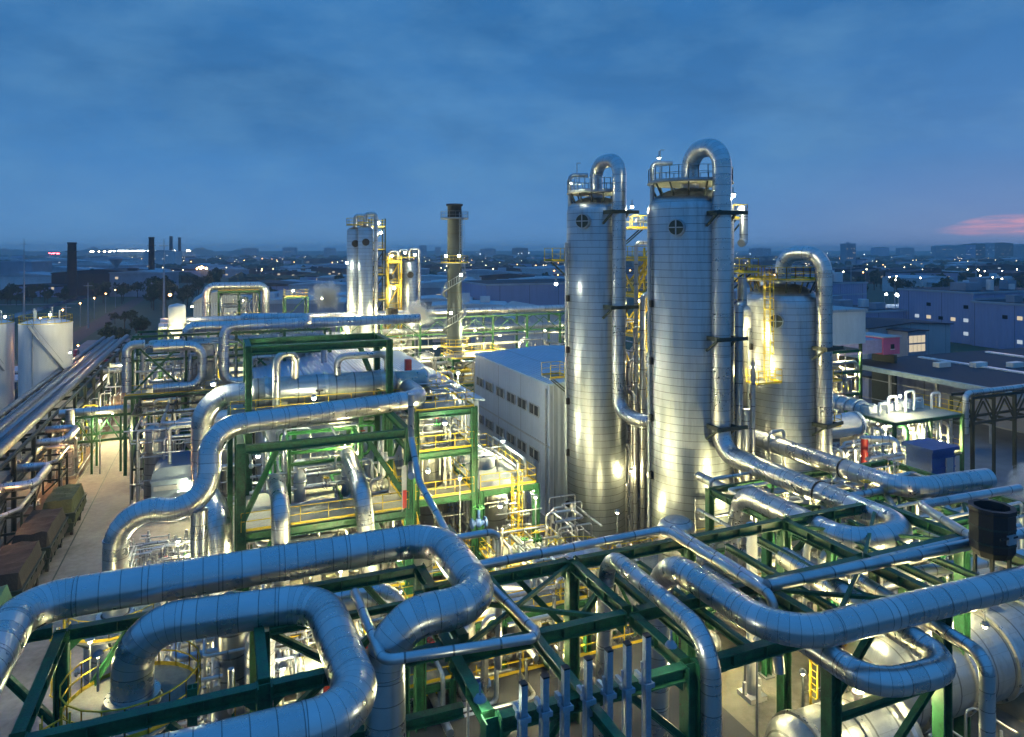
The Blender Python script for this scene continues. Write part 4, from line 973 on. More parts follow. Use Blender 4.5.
t = thing('guard_post', 'bright green square post at the right road edge before the bridge', 'post', (-7.3,82,0)); MB().box((-7.55,81.75,0), (-7.05,82.25,4.6)).build('shaft', LGREEN, t); MB().box((-7.65,81.65,4.6), (-6.95,82.35,4.7)).build('cap', GREEN, t)
# ================================================================ CONTAINERS, GREY UNIT
def skip_car(name, label, x, y0, y1, w, h, tarp, body):
    t = thing(name, label, 'container', (x,(y0+y1)/2,0))
    m = MB(); X0, X1 = x-w/2, x+w/2
    v = [(X0+.25,y0+.1,.5),(X1-.25,y0+.1,.5),(X1-.25,y1-.1,.5),(X0+.25,y1-.1,.5),(X0,y0,h*.7),(X1,y0,h*.7),(X1,y1,h*.7),(X0,y1,h*.7)]
    m.add(v, [(0,3,2,1),(0,1,5,4),(1,2,6,5),(2,3,7,6),(3,0,4,7)])
    k = int((y1-y0)/1.1)
    for i in range(k+1):
        y = y0+.12+(y1-y0-.24)*i/k
        for s_ in (-1,1): m.bar((x+s_*(w/2-.22),y,.55), (x+s_*(w/2+.03),y,h*.7), .1)
    m.box((X0-.05,y0-.05,h*.7-.02), (X1+.05,y1+.05,h*.7+.1)); m.build('body', body, t)
    nx, ny = 8, max(6, int((y1-y0)*2)); vs = []
    for j in range(ny+1):
        for i in range(nx+1):
            a, b = i/nx, j/ny; xx, yy = X0-.08+(w+.16)*a, y0-.08+(y1-y0+.16)*b
            z = h*.7+.12 + (h*.34)*min(1, 9*min(a,1-a)) *min(1, (ny*1.01)*min(b,1-b)) + .16*noise.noise(V((xx*1.3,yy*1.3,x))) 
            if i in (0,nx) or j in (0,ny): z = h*.45 + .12*noise.noise(V((xx*2,yy*2,3)))
            vs.append((xx,yy,z))
    MB().add(vs, [(j*(nx+1)+i, j*(nx+1)+i+1, (j+1)*(nx+1)+i+1, (j+1)*(nx+1)+i) for j in range(ny) for i in range(nx)], smooth=False).build('tarpaulin', tarp, t)
    for s_ in (y0+.9, y1-.9):
        for g in (-1,1): MB().cyl((x+g*(w/2-.45),s_,.25), (x+g*(w/2-.25),s_,.25), .25, n=12).build('wheel', BLACKP, t)
    return t
skip_car('skip_container', 'roll off container under an olive green tarpaulin on the plant road', -12.6, 67.8, 73.0, 2.5, 2.9, TARPG, DKSTEEL)
skip_car('skip_container', 'long container under a dark brown tarpaulin behind the olive one', -13.0, 60.6, 67.0, 2.6, 2.9, TARPD, DKSTEEL)
skip_car('skip_container', 'long container under a dark brown tarpaulin next to the teal one', -13.2, 53.6, 60.0, 2.6, 2.9, TARPD, DKSTEEL)
skip_car('skip_container', 'container under a teal green tarpaulin nearest the viewer on the road', -13.4, 46.4, 52.8, 2.6, 2.9, TARPT, LGREEN)
t = thing('fan_unit', 'big blue grey machine housing with rounded top beside the road', 'machine', (-3.2,72,0))
m = MB(); k = 8
pr = [(-2.6,0),(2.6,0),(2.6,3.7)] + [(2.6-.9+.9*math.cos(a), 3.7+.9*math.sin(a)) for a in (.4,.8,1.2,1.57)] + [(-2.6+.9+.9*math.cos(a), 3.7+.9*math.sin(a)) for a in (1.57,1.95,2.35,2.75)] + [(-2.6,3.7)]
m.prof((-3.2,69.6,0), (-3.2,74.4,0), [(p[0], p[1]) for p in pr]); m.build('casing', paint('blue_grey_machine_paint', (.16,.22,.32), .4, 0, .15, .8), t)
MB().box((-5.9,69.46,3.3), (-.5,69.58,3.5)).build('trim_rail', MATS['blue_grey_machine_paint'], t)
for x in (-4.6,-1.8): MB().box((x-1,69.38,2.6), (x+.9,69.56,3.0)).build('louvre_hood', GREYP, t)
MB().box((-3.7,69.0,.6), (-2.7,69.58,2.4)).build('duct_box', MATS['blue_grey_machine_paint'], t)
MB().box((-2.2,69.5,0.1), (-1.2,69.58,2.1)).build('access_door', DKSTEEL, t)
# ================================================================ WHITE TANKS
def tank(label, x, y, r, z, mat=TANKW, name='storage_tank'):
    t = thing(name, label, 'tank', (x,y,0))
    MB().lathe([(r,0),(r,z)], (x,y,0), 48).build('shell', mat, t)
    MB().lathe([(r+.05,z-.02),(r+.05,z+.1),(r*.6,z+r*.17),(.01,z+r*.24)], (x,y,0), 48, smooth=False).build('roof', mat, t)
    MB().ringrail((x,y,z+.1), r-.05, 1.1, n=24).build('railing', YELLOW, t)
    m = MB(); pv = None
    for i in range(24):
        a = -PI*.62 + i*.05; q = V((x+(r+.4)*math.cos(a), y+(r+.4)*math.sin(a), z*(1-i/24*.5)))
        if pv: m.bar(pv, q, .7, .08); m.bar(pv+V((0,0,1)), q+V((0,0,1)), .05)
        pv = q
    m.build('spiral_stair', GREYP, t)
    for i in range(5):
        a = i*1.3; c, s_ = math.cos(a)*r*.5, math.sin(a)*r*.5
        MB().cyl((x+c,y+s_,z+.3), (x+c,y+s_,z+1.9+.4*(i%2)), .13, n=10).build('roof_nozzle', GALV, t)
    MB().tube([(x-r*.3,y-r*.97,0),(x-r*.3,y-r*.97,z)], .06).build('downpipe', GREYP, t)
    return t
c = D(46,101); tank('white domed storage tank with roof rail beside the long rack', c.x, c.y, 3.3, 13.4)
c = D(-12,100); tank('white storage tank cut off by the left edge', c.x, c.y, 3.1, 13.4)
# ================================================================ RIGHT SIDE UNITS
c = D(839,86)
bx0, bx1, by0 = c.x-2.6, c.x+3.6, c.y
ub = frame('process_structure', 'open frame full of lit machinery under the white box building', [bx0,bx1], [by0,by0+8], [3.2,6.2,9.0,11.6], mat=GREEN, cw=.3, bw=.32, rails='', braces=True, top=12.4)
t = thing('box_building', 'white windowless box room on top of the open lit frame', 'building', ((bx0+bx1)/2,by0+4,12.4)); MB().box((bx0-.4,by0-.4,12.4), (bx1+.4,by0+8.4,16.4)).build('wall', WHITE, t); MB().box((bx0-.6,by0-.6,16.4), (bx1+.6,by0+8.6,16.7)).build('roof', ROOFG, t)
for i, z in enumerate((3.3,6.3,9.1)):
    vessel(['low','mid level','upper'][i]+' pale drum standing in the open frame below the white box', bx0+1.5+i*1.0, by0+1.6, z, z+2.2, .55, WHITE if i != 1 else LGREEN, skirt=.2, nozz=2)
# platform P1 with equipment
c = D(912,71)
pf = frame('process_structure', 'green frame with a crowded roof deck in front of the dark shed', [c.x-5.0,c.x,c.x+4.6], [c.y-2,c.y+3.6], [3.6,7.4], cw=.28, bw=.3, rails='r', braces=True)
for i in range(5):
    x = c.x-4.2+i*1.9; y = c.y+.4+.5*(i%2)
    pipe(['white bent vent on the crowded roof deck, first from the left','white tall vent on the crowded roof deck, second from the left','white hooked vent on the crowded roof deck, middle one','white low vent on the crowded roof deck, fourth from the left','white thin vent on the crowded roof deck, last on the right'][i], [(x,y,7.5),(x,y,8.6+.5*(i%3)),(x+1.2,y,8.6+.5*(i%3)),(x+1.2,y,7.6)], .13, WHITE, 'vent_pipe', rb=.3)
for i in range(3): t = thing('fan_box', ['left','middle','right'][i]+' white low fan box on the crowded roof deck', 'fan box', (c.x-3.6+i*2.9,c.y+2,7.45)); MB().box((c.x-4.3+i*2.9,c.y+1.4,7.45), (c.x-2.6+i*2.9,c.y+2.8,8.1)).build('casing', WHITE, t); MB().ann((c.x-3.45+i*2.9,c.y+2.1,8.1), .45, .6, .15, n=18).build('fan_ring', GREYP, t)
c2 = D(872,62)
pg = frame('process_structure', 'lower green frame beside the short column base with a side arm', [c2.x-3.2,c2.x+2.6], [c2.y-2,c2.y+3], [4.6], cw=.3, bw=.3, rails='f', braces=True)
t = thing('instrument_post', 'rusty red post on the lower green frame deck', 'post', (c2.x-1.5,c2.y-.5,4.65)); MB().cyl((c2.x-1.5,c2.y-.5,4.65), (c2.x-1.5,c2.y-.5,7.6), .3, n=14).build('shaft', REDP, t); MB().cyl((c2.x-1.5,c2.y-.5,7.6), (c2.x-1.5,c2.y-.5,7.7), .4, n=14).build('cap', GREYP, t)
pipe('blue grey pipe bending down over the lower green frame', [(c2.x-1.2,c2.y,7.4),(c2.x+1.4,c2.y-1.2,7.4),(c2.x+1.4,c2.y-2.4,1)], .3, CLADS, rb=.6)
drum('fat pale duct drum right of the short column', (D(836,68).x,D(836,68).y,6.9), 1.15, 5.5, 'x', z0=4.0, nozz=1, mat=TANKW)
drum('ribbed pale drum behind the fat duct drum', (D(846,74).x,D(846,74).y,7.4), 1.1, 4.0, 'y', z0=4.4, nozz=0, mat=DRUMM, bands=4)
longrack('pipe_bridge', 'dark trussed gantry leg and beam in front of the dark shed', D(972,72).x, D(972,72).x+17, D(972,72).y, D(972,72).y+2.2, 8.6, 5, DKSTEEL, truss=True, cw=.24)
pipe('grey pipe on top of the dark gantry', [(D(972,72).x-.4,D(972,72).y+.4,5),(D(972,72).x-.4,D(972,72).y+.4,9.2),(D(972,72).x+17,D(972,72).y+.4,9.2)], .3, CLADS, rb=.7)
# dark shed
sh = thing('open_shed', 'long dark open sided shed with a wide roof at right', 'shed', (112,58,0))
x0 = 88
MB().add([(x0-1,28,6.6),(150,28,6.2),(150,80,6.2),(x0-1,80,6.6),(x0-1,28,7.0),(150,28,6.6),(150,80,6.6),(x0-1,80,7.0)], [(0,3,2,1),(4,5,6,7),(0,1,5,4),(1,2,6,5),(2,3,7,6),(3,0,4,7)]).build('roof', ROOFD, sh)
MB().box((x0-1.5,28,6.5), (x0-1.0,80,7.15)).build('gutter', paint('pale_blue_gutter', (.3,.42,.5), .5), sh)
for i in range(8): MB().hb((x0,29+i*7.1,0), (x0,29+i*7.1,6.6), .3, .3, .04, up=(1,0,0)).build('post', GREYP, sh)
for i, z in enumerate((2.2,5.0)): MB().box((x0-.05,28.5,z), (x0+.05,79.5,z+.12)).build('rail_beam', GREYP, sh)
MB().box((x0+9,28.5,0), (x0+9.3,79.5,6.5)).build('back_wall', BLUEW, sh)
for i in range(3): MB().box((x0+14+i*16,30,6.5), (x0+15.0+i*16,78,7.1-i*.08)).build('skylight', paint('skylight_sheet', (.6,.72,.8), .3) if i == 0 else MATS['skylight_sheet'], sh)
for i in range(5): MB().box((x0+8+i*5,70-i*2,6.5), (x0+10.5+i*5,71-i*2,7.6)).build('roof_vent', WHITE, sh)
s2 = thing('flat_roof_building', 'second dark flat roof behind the open shed', 'building', (130,92,0)); MB().box((96,82,0), (150,93,3.4)).build('wall', BLUEW, s2); MB().box((95.6,81.6,3.4), (150.4,93.4,3.8)).build('roof', ROOFD, s2); MB().box((104,81.5,3.45), (112,81.62,3.75)).build('fascia', WHITE, s2)
# pink booth and its pale gallery
c = D(888,104)
t = thing('gallery_building', 'pale lilac gallery with a pink end room on stilts', 'building', (c.x,c.y,0))
MB().box((c.x-14,c.y,8.8), (c.x-1.2,c.y+5,10.8)).build('gallery', paint('lilac_paint', (.35,.33,.5), .6), t)
MB().box((c.x-1.2,c.y-.2,8.5), (c.x+2.2,c.y+5.2,11.0)).build('end_room', PINKP, t)
MB().box((c.x-1.4,c.y-.4,11.0), (c.x+2.4,c.y+5.4,11.15)).build('roof', ROOFG, t)
w = MB().box((c.x+.3,c.y-.27,9.3), (c.x+1.0,c.y-.2,10.0)).build('window', GLASS, t)
MB().box((c.x+.2,c.y-.3,9.2), (c.x+1.1,c.y-.26,9.3)).build('sill', WHITE, w)
for x in (-13,-6,2): MB().box((c.x+x,c.y+.5,0), (c.x+x+.5,c.y+4.5,8.2)).build('leg', DKSTEEL, t)
# white-blue glazed link
t = hall('link_building', 'long low building with pale ribbed wall behind the pink end room', D(868,128).x, D(868,128).x+22, D(868,128).y, D(868,128).y+10, 9.5, 10.2, ROOFG, ROOFD)
t = hall('lit_building', 'small dark block with a brightly lit window wall beside the violet blocks', D(908,126).x, D(908,126).x+4.6, D(908,126).y, D(908,126).y+5, 9.2, 9.4, FARW, ROOFD)
for i in range(4):
    for j in range(2): MB().box((D(908,126).x+.3+i*1.05,D(908,126).y-.06,5.6+j*1.6), (D(908,126).x+1.2+i*1.05,D(908,126).y,6.9+j*1.6)).build('window', LITW, t)
def block(label, x0, x1, y0, y1, z, rows, seed, roofstuff=True, name='factory_block', mat=None):
    R = random.Random(seed); t = thing(name, label, 'building', ((x0+x1)/2,(y0+y1)/2,0))
    MB().box((x0,y0,0), (x1,y1,z)).build('wall', mat or BLUEW, t)
    MB().box((x0-.3,y0-.3,z), (x1+.3,y1+.3,z+.5)).build('parapet', FARR, t)
    MB().box((x0+.4,y0+.4,z+.5), (x1-.4,y1-.4,z+.56)).build('roof', ROOFD, t)
    n = 0
    for zz in rows:
        MB().box((x0-.07,y0-.07,zz+2.4), (x1,y0,zz+2.75)).build('wall_band', FARR, t)
        k = int((x1-x0)/2.8)
        for i in range(k):
            if R.random() < .55 and n < 56:
                n += 1; x = x0+1.2+i*2.8
                MB().box((x,y0-.09,zz), (x+1.1,y0-.01,zz+.9)).build('window', R.choice([GLASS,GLASS,LITC,LITW] if R.random() < .6 else [GLASS]), t)
        for i in range(int((y1-y0)/3.4)):
            if R.random() < .6 and n < 90:
                n += 1; y = y0+1.2+i*3.4
                MB().box((x0-.09,y,zz), (x0-.01,y+1.2,zz+.9)).build('window', R.choice([GLASS,LITC,LITW]), t)
    if roofstuff:
        for i in range(6):
            x, y = R.uniform(x0+3,x1-3), R.uniform(y0+3,y1-3); s_ = R.uniform(1,2.6)
            if i % 2: MB().cyl((x,y,z+.56), (x,y,z+R.uniform(2,4.5)), s_*.7, n=18).build('roof_tank', TANKW, t)
            else: MB().box((x-s_*1.5,y-s_,z+.56), (x+s_*1.5,y+s_,z+R.uniform(1.8,3.6))).build('roof_unit', FARW, t)
    return t
c = D(973,177); bkx, bky = c.x, c.y; block('taller violet blue factory block with scattered lit windows', c.x, c.x+34, c.y, c.y+21, 12.8, (2.2,5.6,9.0), 1)
block('lower violet blue factory wing with a pale band, at the right edge', bkx-1.2, bkx+40, bky-24, bky-.6, 10.8, (1.8,4.6,7.4), 2)
c = D(885,205); block('low dark factory block left of the violet ones', c.x-30, c.x-4, c.y-10, c.y+14, 7.0, (2.0,), 3)
c = D(835,225); block('blue plant block far behind the short column', c.x-10, c.x+14, c.y, c.y+20, 13.0, (3,7), 4)
c = D(530,210); block('wide blue warehouse far behind the left column', c.x-14, c.x+26, c.y, c.y+26, 13.5, (4,), 5, False)
c = D(540,150); t = hall('arched_store', 'pale low store with curved roof left of the slim column', c.x-6, c.x+5, c.y, c.y+14, 9.2, 12, WALLG, ROOFG)
c = D(770,170); block('dark block between the tall and short columns', c.x-12, c.x+9, c.y, c.y+16, 10.5, (3,6.4), 6, True)
# ================================================================ GROUND
def sheet(name, pts, z, mat, kind='structure'):
    o = MB().add([(p[0],p[1],z) for p in pts], [tuple(range(len(pts)))]).build(name, mat); o['kind'] = kind; return o
def field_mat():
    m, nt, out = new_mat('fields'); n = N(nt)
    ob = n('TexCoord').outputs['Object']
    vo = n('TexVoronoi', {'Vector': n('Mapping', {0: ob, 2: (0,0,.4), 3: (1,.45,1)}).outputs[0], 'Scale': .0065}).outputs['Color']
    s = n('SeparateColor', {0: vo}).outputs[0]
    cc = n.ramp(s, [(.1,(.03,.08,.055,1)),(.35,(.05,.10,.06,1)),(.55,(.035,.09,.07,1)),(.75,(.08,.11,.09,1)),(.95,(.045,.11,.065,1))])
    ns = n('TexNoise', {'Vector': ob, 'Scale': .03, 'Detail': 8.0, 'Roughness': .7}).outputs[0]
    cc = n.mix(n('MapRange', {0: ns, 1: .4, 2: .7, 3: 0., 4: .6}).outputs[0], cc, (.02,.045,.03,1))
    bs = n('BsdfPrincipled', {'Base Color': cc, 'Roughness': .95})
    nt.links.new(bs.outputs[0], out.inputs[0]); return m
FIELD = field_mat()
S = 16000
sheet('ground', [(-S,-2000),(S,-2000),(S,S),(-S,S)], -.05, FIELD)
sheet('plant_yard', [(-26,-30),(84,-30),(84,128),(-26,128)], 0.0, CONC)
sheet('yard_paving', [(50,-30),(200,-30),(200,108),(50,108)], .004, paint('pale_paving', (.2,.22,.26), .8, 0, .3, .08, .1))
sheet('plant_road', [(-13.7,20),(-7.05,20),(-7.05,160),(-13.7,160)], .012, ROADM)
sheet('road_verge', [(-16.6,20),(-13.75,20),(-13.75,160),(-16.6,160)], .008, paint('brown_verge', (.16,.1,.07), .9, 0, .4, .3, .3))
sheet('side_path', [(-7.0,20),(-4.2,20),(-4.2,100),(-7.0,100)], .010, ROADM)
for i, x in enumerate((-13.73,-7.05)):
    k = MB()
    k.box((x-.12,20,0), (x+.03,160,.12)); struct(k.build('kerb', CONC))
k = MB(); [k.box((-11.42,24+j*7.0,.013), (-11.32,30.9+j*7.0,.018)) for j in range(19)]; struct(k.build('road_joint', DKSTEEL))
# outer road with orange lamps, canal, parking
sheet('outer_road', [(-40,130),(-34.5,130),(-34.5,620),(-40,620)], .02, ASPH)
sheet('parking_lot', [(-33,150),(-20,150),(-20,215),(-33,215)], .016, paint('pink_paving', (.34,.26,.25), .85, 0, .3, .1))
sheet('canal', [(-78,180),(-73,180),(-62,420),(-68,420)], .02, paint('canal_water', (.08,.12,.18), .12, 0, .2, .1))
sheet('country_lane', [(-420,430),(-60,360),(-60,366),(-420,437)], .02, paint('pale_lane', (.2,.2,.2), .9, 0, .2, .1))
sheet('tank_yard', [(-70,70),(-26.2,70),(-26.2,140),(-70,140)], .01, ASPH)
# blue canopies and cars by the lot
for i, (x, y, l) in enumerate(((-34,132,'flat blue canopy by the storage tank'),(-33,142,'second flat blue canopy near the parked cars'))):
    t = thing('canopy', l, 'canopy', (x,y,0)); MB().box((x-8,y-3,3.6), (x+8,y+3,3.9)).build('roof', ROOFB, t)
    for a in (-7,0,7):
        for b in (-2.5,2.5): MB().box((x+a-.12,y+b-.12,0), (x+a+.12,y+b+.12,3.6)).build('post', BLUEP, t)
CARP = [paint('car_red',(.35,.02,.03),.25,0,.05), paint('car_dark',(.02,.02,.03),.25,0,.05), paint('car_white',(.6,.6,.62),.25,0,.05), paint('car_silver',(.3,.32,.35),.25,.5,.05)]
def car(x, y, i):
    names = ['red','black','white','silver']; t = thing('parked_car', '', 'car', (x,y,.02), 'cars in the lot beside the outer road')
    m = MB().prof((x-.85,y,.02), (x+.85,y,.02), [(-2.1,.3),(2.1,.3),(2.15,.75),(1.4,.9),(.8,1.4),(-1.0,1.42),(-1.7,.95),(-2.15,.85)], (0,0,1)); m.build('body', CARP[i % 4], t)
    MB().prof((x-.87,y,.02), (x+.87,y,.02), [(1.2,.93),(.76,1.33),(-.95,1.34),(-1.5,.97)], (0,0,1)).build('window', GLASS, t)
    for a in (-.86,.86):
        for b in (-1.3,1.3): MB().cyl((x+a-.08,y+b,.34), (x+a+.08,y+b,.34), .32, n=12).build('wheel', BLACKP, t)
    return t
cars = []
for i in range(9):
    cc_ = car(-31+ (i % 3)*4.2, 158+ (i//3)*13, i*3+i//3); cars.append(cc_)
ords(cars, 'small car parked on the pinkish lot by the orange lit road')
# ================================================================ TREES
def tree_mesh(seed, h, rad):
    R = random.Random(seed); tk = MB(); tk.cyl((0,0,0), (0,0,h*.45), h*.028, h*.018, 8)
    L = MB(); nl = []
    for i in range(7):
        a = R.uniform(0,2*PI); e = V((math.cos(a)*rad*.6, math.sin(a)*rad*.6, h*R.uniform(.55,.85)))
        tk.cyl((0,0,h*R.uniform(.3,.45)), e, h*.012, h*.005, 5); nl.append(e)
    nl += [V((R.gauss(0,rad*.3), R.gauss(0,rad*.3), h*R.uniform(.6,.95))) for _ in range(6)]
    for c in nl:
        cr = rad*R.uniform(.28,.5)
        for k in range(46):
            d = V((R.gauss(0,1),R.gauss(0,1),R.gauss(0,.8))).normalized()*cr*R.uniform(.5,1.05); p = c + d
            a = V((R.gauss(0,1),R.gauss(0,1),R.gauss(0,1))).normalized(); b = a.cross(V((R.gauss(0,1),R.gauss(0,1),R.gauss(0,1)))).normalized(); s_ = rad*R.uniform(.09,.18)
            L.add([p+a*s_, p+b*s_*.7, p-a*s_, p-b*s_*.7], [(0,1,2,3)])
    return tk, L
PROTO = []
LEAF2 = paint('leaves_dark', (.02,.045,.025), .7, 0, .5, .8)
def mk_tree(x, y, s, kind, label, group):
    if len(PROTO) <= kind:
        tk, L = tree_mesh(kind*7+3, (8,6.5,9.5,4.0)[kind], (3.2,2.8,2.6,2.6)[kind])
        t = thing('tree', label, 'tree', (0,0,0), group); tk.build('trunk', BARK, t); L.build('crown', (LEAF,LEAF2)[kind % 2], t)
        PROTO.append(t); o = t; o.location = (x,y,-.05); o.scale = (s,s,s); ORG[o.name] = V((x,y,0))
    else:
        o = copytree(PROTO[kind], (x,y,-.05), rnd(0,6.28), s*rnd(.85,1.15)); o['label'] = label; o['group'] = group
    return o
R = random.Random(11)
for k in range(4): pass
belt = [(165,300),(158,330),(172,280),(180,340),(188,300),(196,360),(205,310),(213,380),(150,360),(143,400),(160,420),(176,430),(192,460),(208,440),(222,400),(128,390),(136,360),(116,330),(120,420),(104,360),(100,330),(150,300),(90,380)]
for i, (px, d) in enumerate(belt):
    for j in range(2):
        c = D(px+R.uniform(-8,8), d*R.uniform(.92,1.08)); mk_tree(c.x, c.y, R.uniform(.9,1.5), (i+j) % 4 if len(PROTO) >= 4 else len(PROTO), 'dark tree in the belt beside the outer road beyond the tanks', 'trees of the dark belt beside the outer road')
for i in range(34):
    px = R.uniform(-10,75); c = D(px, R.uniform(300,350)); mk_tree(c.x, c.y, R.uniform(.5,.95), R.randint(0,3), 'low dark tree in the hedge line across the left fields', 'trees of the hedge line across the left fields')
for i in range(44):
    px = R.uniform(835,1030); c = D(px, R.uniform(330,470)); mk_tree(c.x, c.y, R.uniform(.8,1.3), R.randint(0,3), 'dark tree in the wood behind the violet factory blocks', 'trees of the wood behind the violet blocks')
for i in range(30):
    px = R.choice([R.uniform(270,345), R.uniform(415,560), R.uniform(470,560)]); c = D(px, R.uniform(260,460)); mk_tree(c.x, c.y, R.uniform(.7,1.2), R.randint(0,3), 'dark tree on the plain behind the stack', 'trees on the plain behind the stack')
for i in range(10):
    c = D(R.uniform(105,150), R.uniform(150,230)); mk_tree(c.x, c.y, R.uniform(.4,.75), R.randint(0,3), 'small tree beside the orange lit outer road', 'small trees beside the outer road')
def wood(name, n, pf, df, seed, hh=(5,9)):
    R = random.Random(seed); m = MB()
    for i in range(n):
        c = D(R.uniform(*pf), R.uniform(*df)); w = R.uniform(8,26); h = R.uniform(*hh); k = 7
        for q in range(3):
            o = V((c.x+R.gauss(0,w*.4), c.y+R.gauss(0,w*.3), 0)); vs = [(o.x+w*.5*math.cos(2*PI*j/k)*R.uniform(.7,1.2), o.y+w*.35*math.sin(2*PI*j/k)*R.uniform(.7,1.2), z) for z in (-.5,h*R.uniform(.5,.75)) for j in range(k)] + [(o.x,o.y,h*R.uniform(.85,1.15))]
            m.add(vs, [(j,(j+1)%k,k+(j+1)%k,k+j) for j in range(k)] + [(k+j,k+(j+1)%k,2*k) for j in range(k)])
    return tag(m.build(name, LEAF2), kind='stuff')
wood('distant_woodland', 700, (-60,1090), (480,2600), 5)
# ================================================================ DISTANT TOWN
R = random.Random(21)
FM = [(FARW,FARR), (paint('far_wall_pale',(.55,.6,.66),.8,0,.2,.05),FARR), (BLUEW,ROOFD), (BRICKW,ROOFD), (FARW,paint('far_roof_pale',(.5,.56,.62),.6,0,.2,.05))]
def fbuild(x, y, w, dp, h, k, label, group=None, name='distant_building', wins=0, rz=0.0):
    m = MB(); m.box((-w/2,-dp/2,0), (w/2,dp/2,h)); m.cur = 1
    m.add([(-w/2-.3,-dp/2-.3,h),(w/2+.3,-dp/2-.3,h),(w/2+.3,dp/2+.3,h),(-w/2-.3,dp/2+.3,h),(-w/2-.3,-dp/2-.3,h+.5),(0,-dp/2-.3,h+w*.05),(w/2+.3,-dp/2-.3,h+.5),(w/2+.3,dp/2+.3,h+.5),(0,dp/2+.3,h+w*.05),(-w/2-.3,dp/2+.3,h+.5)], [(0,1,6,5,4),(3,9,8,7,2),(4,5,8,9),(5,6,7,8),(0,4,9,3),(1,2,7,6)])
    for i in range(R.randint(0,3)): a, b = R.uniform(-w*.4,w*.3), R.uniform(-dp*.3,dp*.3); m.box((a,b,h), (a+w*.08+1,b+2,h+R.uniform(1.5,3.5)))
    m.cur = 2
    for i in range(wins):
        a, z = R.uniform(-w*.45,w*.42), R.choice([.3,.55,.75])*h; m.box((a,-dp/2-.1,z), (a+min(2.2,w*.06),-dp/2,z+1.2))
    o = m.build(name, [FM[k][0], FM[k][1], R.choice((LITW,LITC))]); o.location = (x,y,0); o.rotation_euler = (0,0,rz); ORG[o.name] = V((x,y,0))
    return tag(o, label, 'building', group)
for i in range(260):
    px = R.uniform(-30,1050); d = R.uniform(520,2400) if i % 3 else R.uniform(360,700)
    if 120 < px < 240 and d < 520: d += 300
    c = D(px, d); w = R.uniform(12,48); fbuild(c.x, c.y, w, R.uniform(12,30), R.uniform(4,8.5), R.randint(0,4), 'small dark building on the far plain towards the horizon', 'small buildings on the far plain', wins=R.randint(0,4), rz=R.uniform(-.5,.5)-YAW*.5)
SKY = [(423,2600,26,40),(438,2700,20,34),(661,1500,55,22),(668,1510,30,26),(848,1150,16,34),(946,1900,70,34),(958,1910,30,36),(966,1920,40,38),(975,1930,44,40),(985,1940,40,42),(1000,1950,60,42),(1018,1960,60,38),(716,2500,40,34),(520,2600,60,30),(488,2700,60,28),(880,2700,60,32),(905,2300,50,30),(760,2100,60,28),(290,2600,50,32),(330,2500,40,30),(250,2700,60,30)]
sk = []
for px, d, w, h in SKY:
    c = D(px, d); sk.append(fbuild(c.x, c.y, w, 20, min(h,43), R.choice((0,2,3)), '', 'towers on the skyline', 'distant_tower', wins=10, rz=-YAW))
ords(sk[:20], 'dark tower block rising over the skyline')
sk[20]['label'] = 'dark slab block on the skyline left of the far columns'
# left distant factory, chimneys, masts
c = D(112,380); fbuild(c.x, c.y, 50, 24, 11.5, 3, 'long dark brick factory beyond the left fields', wins=0, rz=-YAW)
c = D(30,380); fbuild(c.x, c.y, 40, 20, 10, 1, 'pale sided warehouse beyond the left fields', wins=0, rz=-YAW)
c = D(26,470); fbuild(c.x, c.y, 22, 20, 16, 0, 'dark square block behind the pale warehouse', rz=-YAW)
c = D(145,370); fbuild(c.x, c.y, 26, 20, 12, 0, 'grey low factory beside the dark tree belt', wins=3, rz=-YAW)
c = D(163,900); fbuild(c.x, c.y, 40, 20, 22, 1, 'white block catching light below the far lit works', wins=4, rz=-YAW)
c = D(455,300); fbuild(c.x, c.y, 60, 26, 8.5, 4, 'wide pale roofed warehouse behind the stack', wins=3, rz=-YAW)
c = D(495,240); fbuild(c.x, c.y, 34, 20, 9.0, 1, 'low pale shed right of the stack', wins=2, rz=-YAW)
c = D(300,210); fbuild(c.x, c.y, 30, 16, 8.5, 4, 'pale roofed shed behind the steam by the far columns', wins=2, rz=-YAW)
c = D(325,300); fbuild(c.x, c.y, 26, 16, 9, 1, 'pale low shed farther behind the steam', wins=4, rz=-YAW)
c = D(262,320); fbuild(c.x, c.y, 40, 20, 8, 2, 'blue low warehouse behind the rear left frames', wins=3, rz=-YAW)
for i, (px, d, w_, h_, k) in enumerate(((60,520,60,9,1),(95,640,70,10,4),(20,700,70,9,4),(140,560,40,8,1),(50,900,90,10,4),(110,1000,90,10,1),(8,560,30,9,1))):
    c = D(px, d); fbuild(c.x, c.y, w_, 18, h_, k, ['pale works hall behind the left chimney','long pale hall between the left chimneys','long pale hall at the left edge of the plain','pale hall by the slim dark chimney','far pale hall below the hills at left','far pale hall below the lit works','small pale hall at the far left edge'][i], wins=(3,5,4,2,6,6,2)[i], rz=-YAW)
for i, (px, d, w_, h_, k) in enumerate(((470,190,20,9,4),(505,175,16,8.5,1),(435,210,22,9,4),(520,260,34,11,1),(430,360,44,9,4),(480,420,50,10,1),(548,330,30,10,4),(410,300,26,9,1),(285,250,22,8,1),(340,230,16,9,4),(240,230,18,8,4))):
    c = D(px, d); fbuild(c.x, c.y, w_, 14, h_, k, ['pale shed just right of the stack','small pale shed near the arched store','pale shed left of the stack','long pale warehouse behind the arched store','wide pale warehouse far left of the stack','wide pale warehouse far right of the stack','pale warehouse behind the slim column','pale warehouse behind the yellow platform tower','pale shed behind the small green frame','pale shed behind the far column pair','pale shed behind the upper rear left frame'][i], wins=(2,0,3,4,2,3,0,2,1,2,1)[i], rz=-YAW*R.uniform(.3,1))
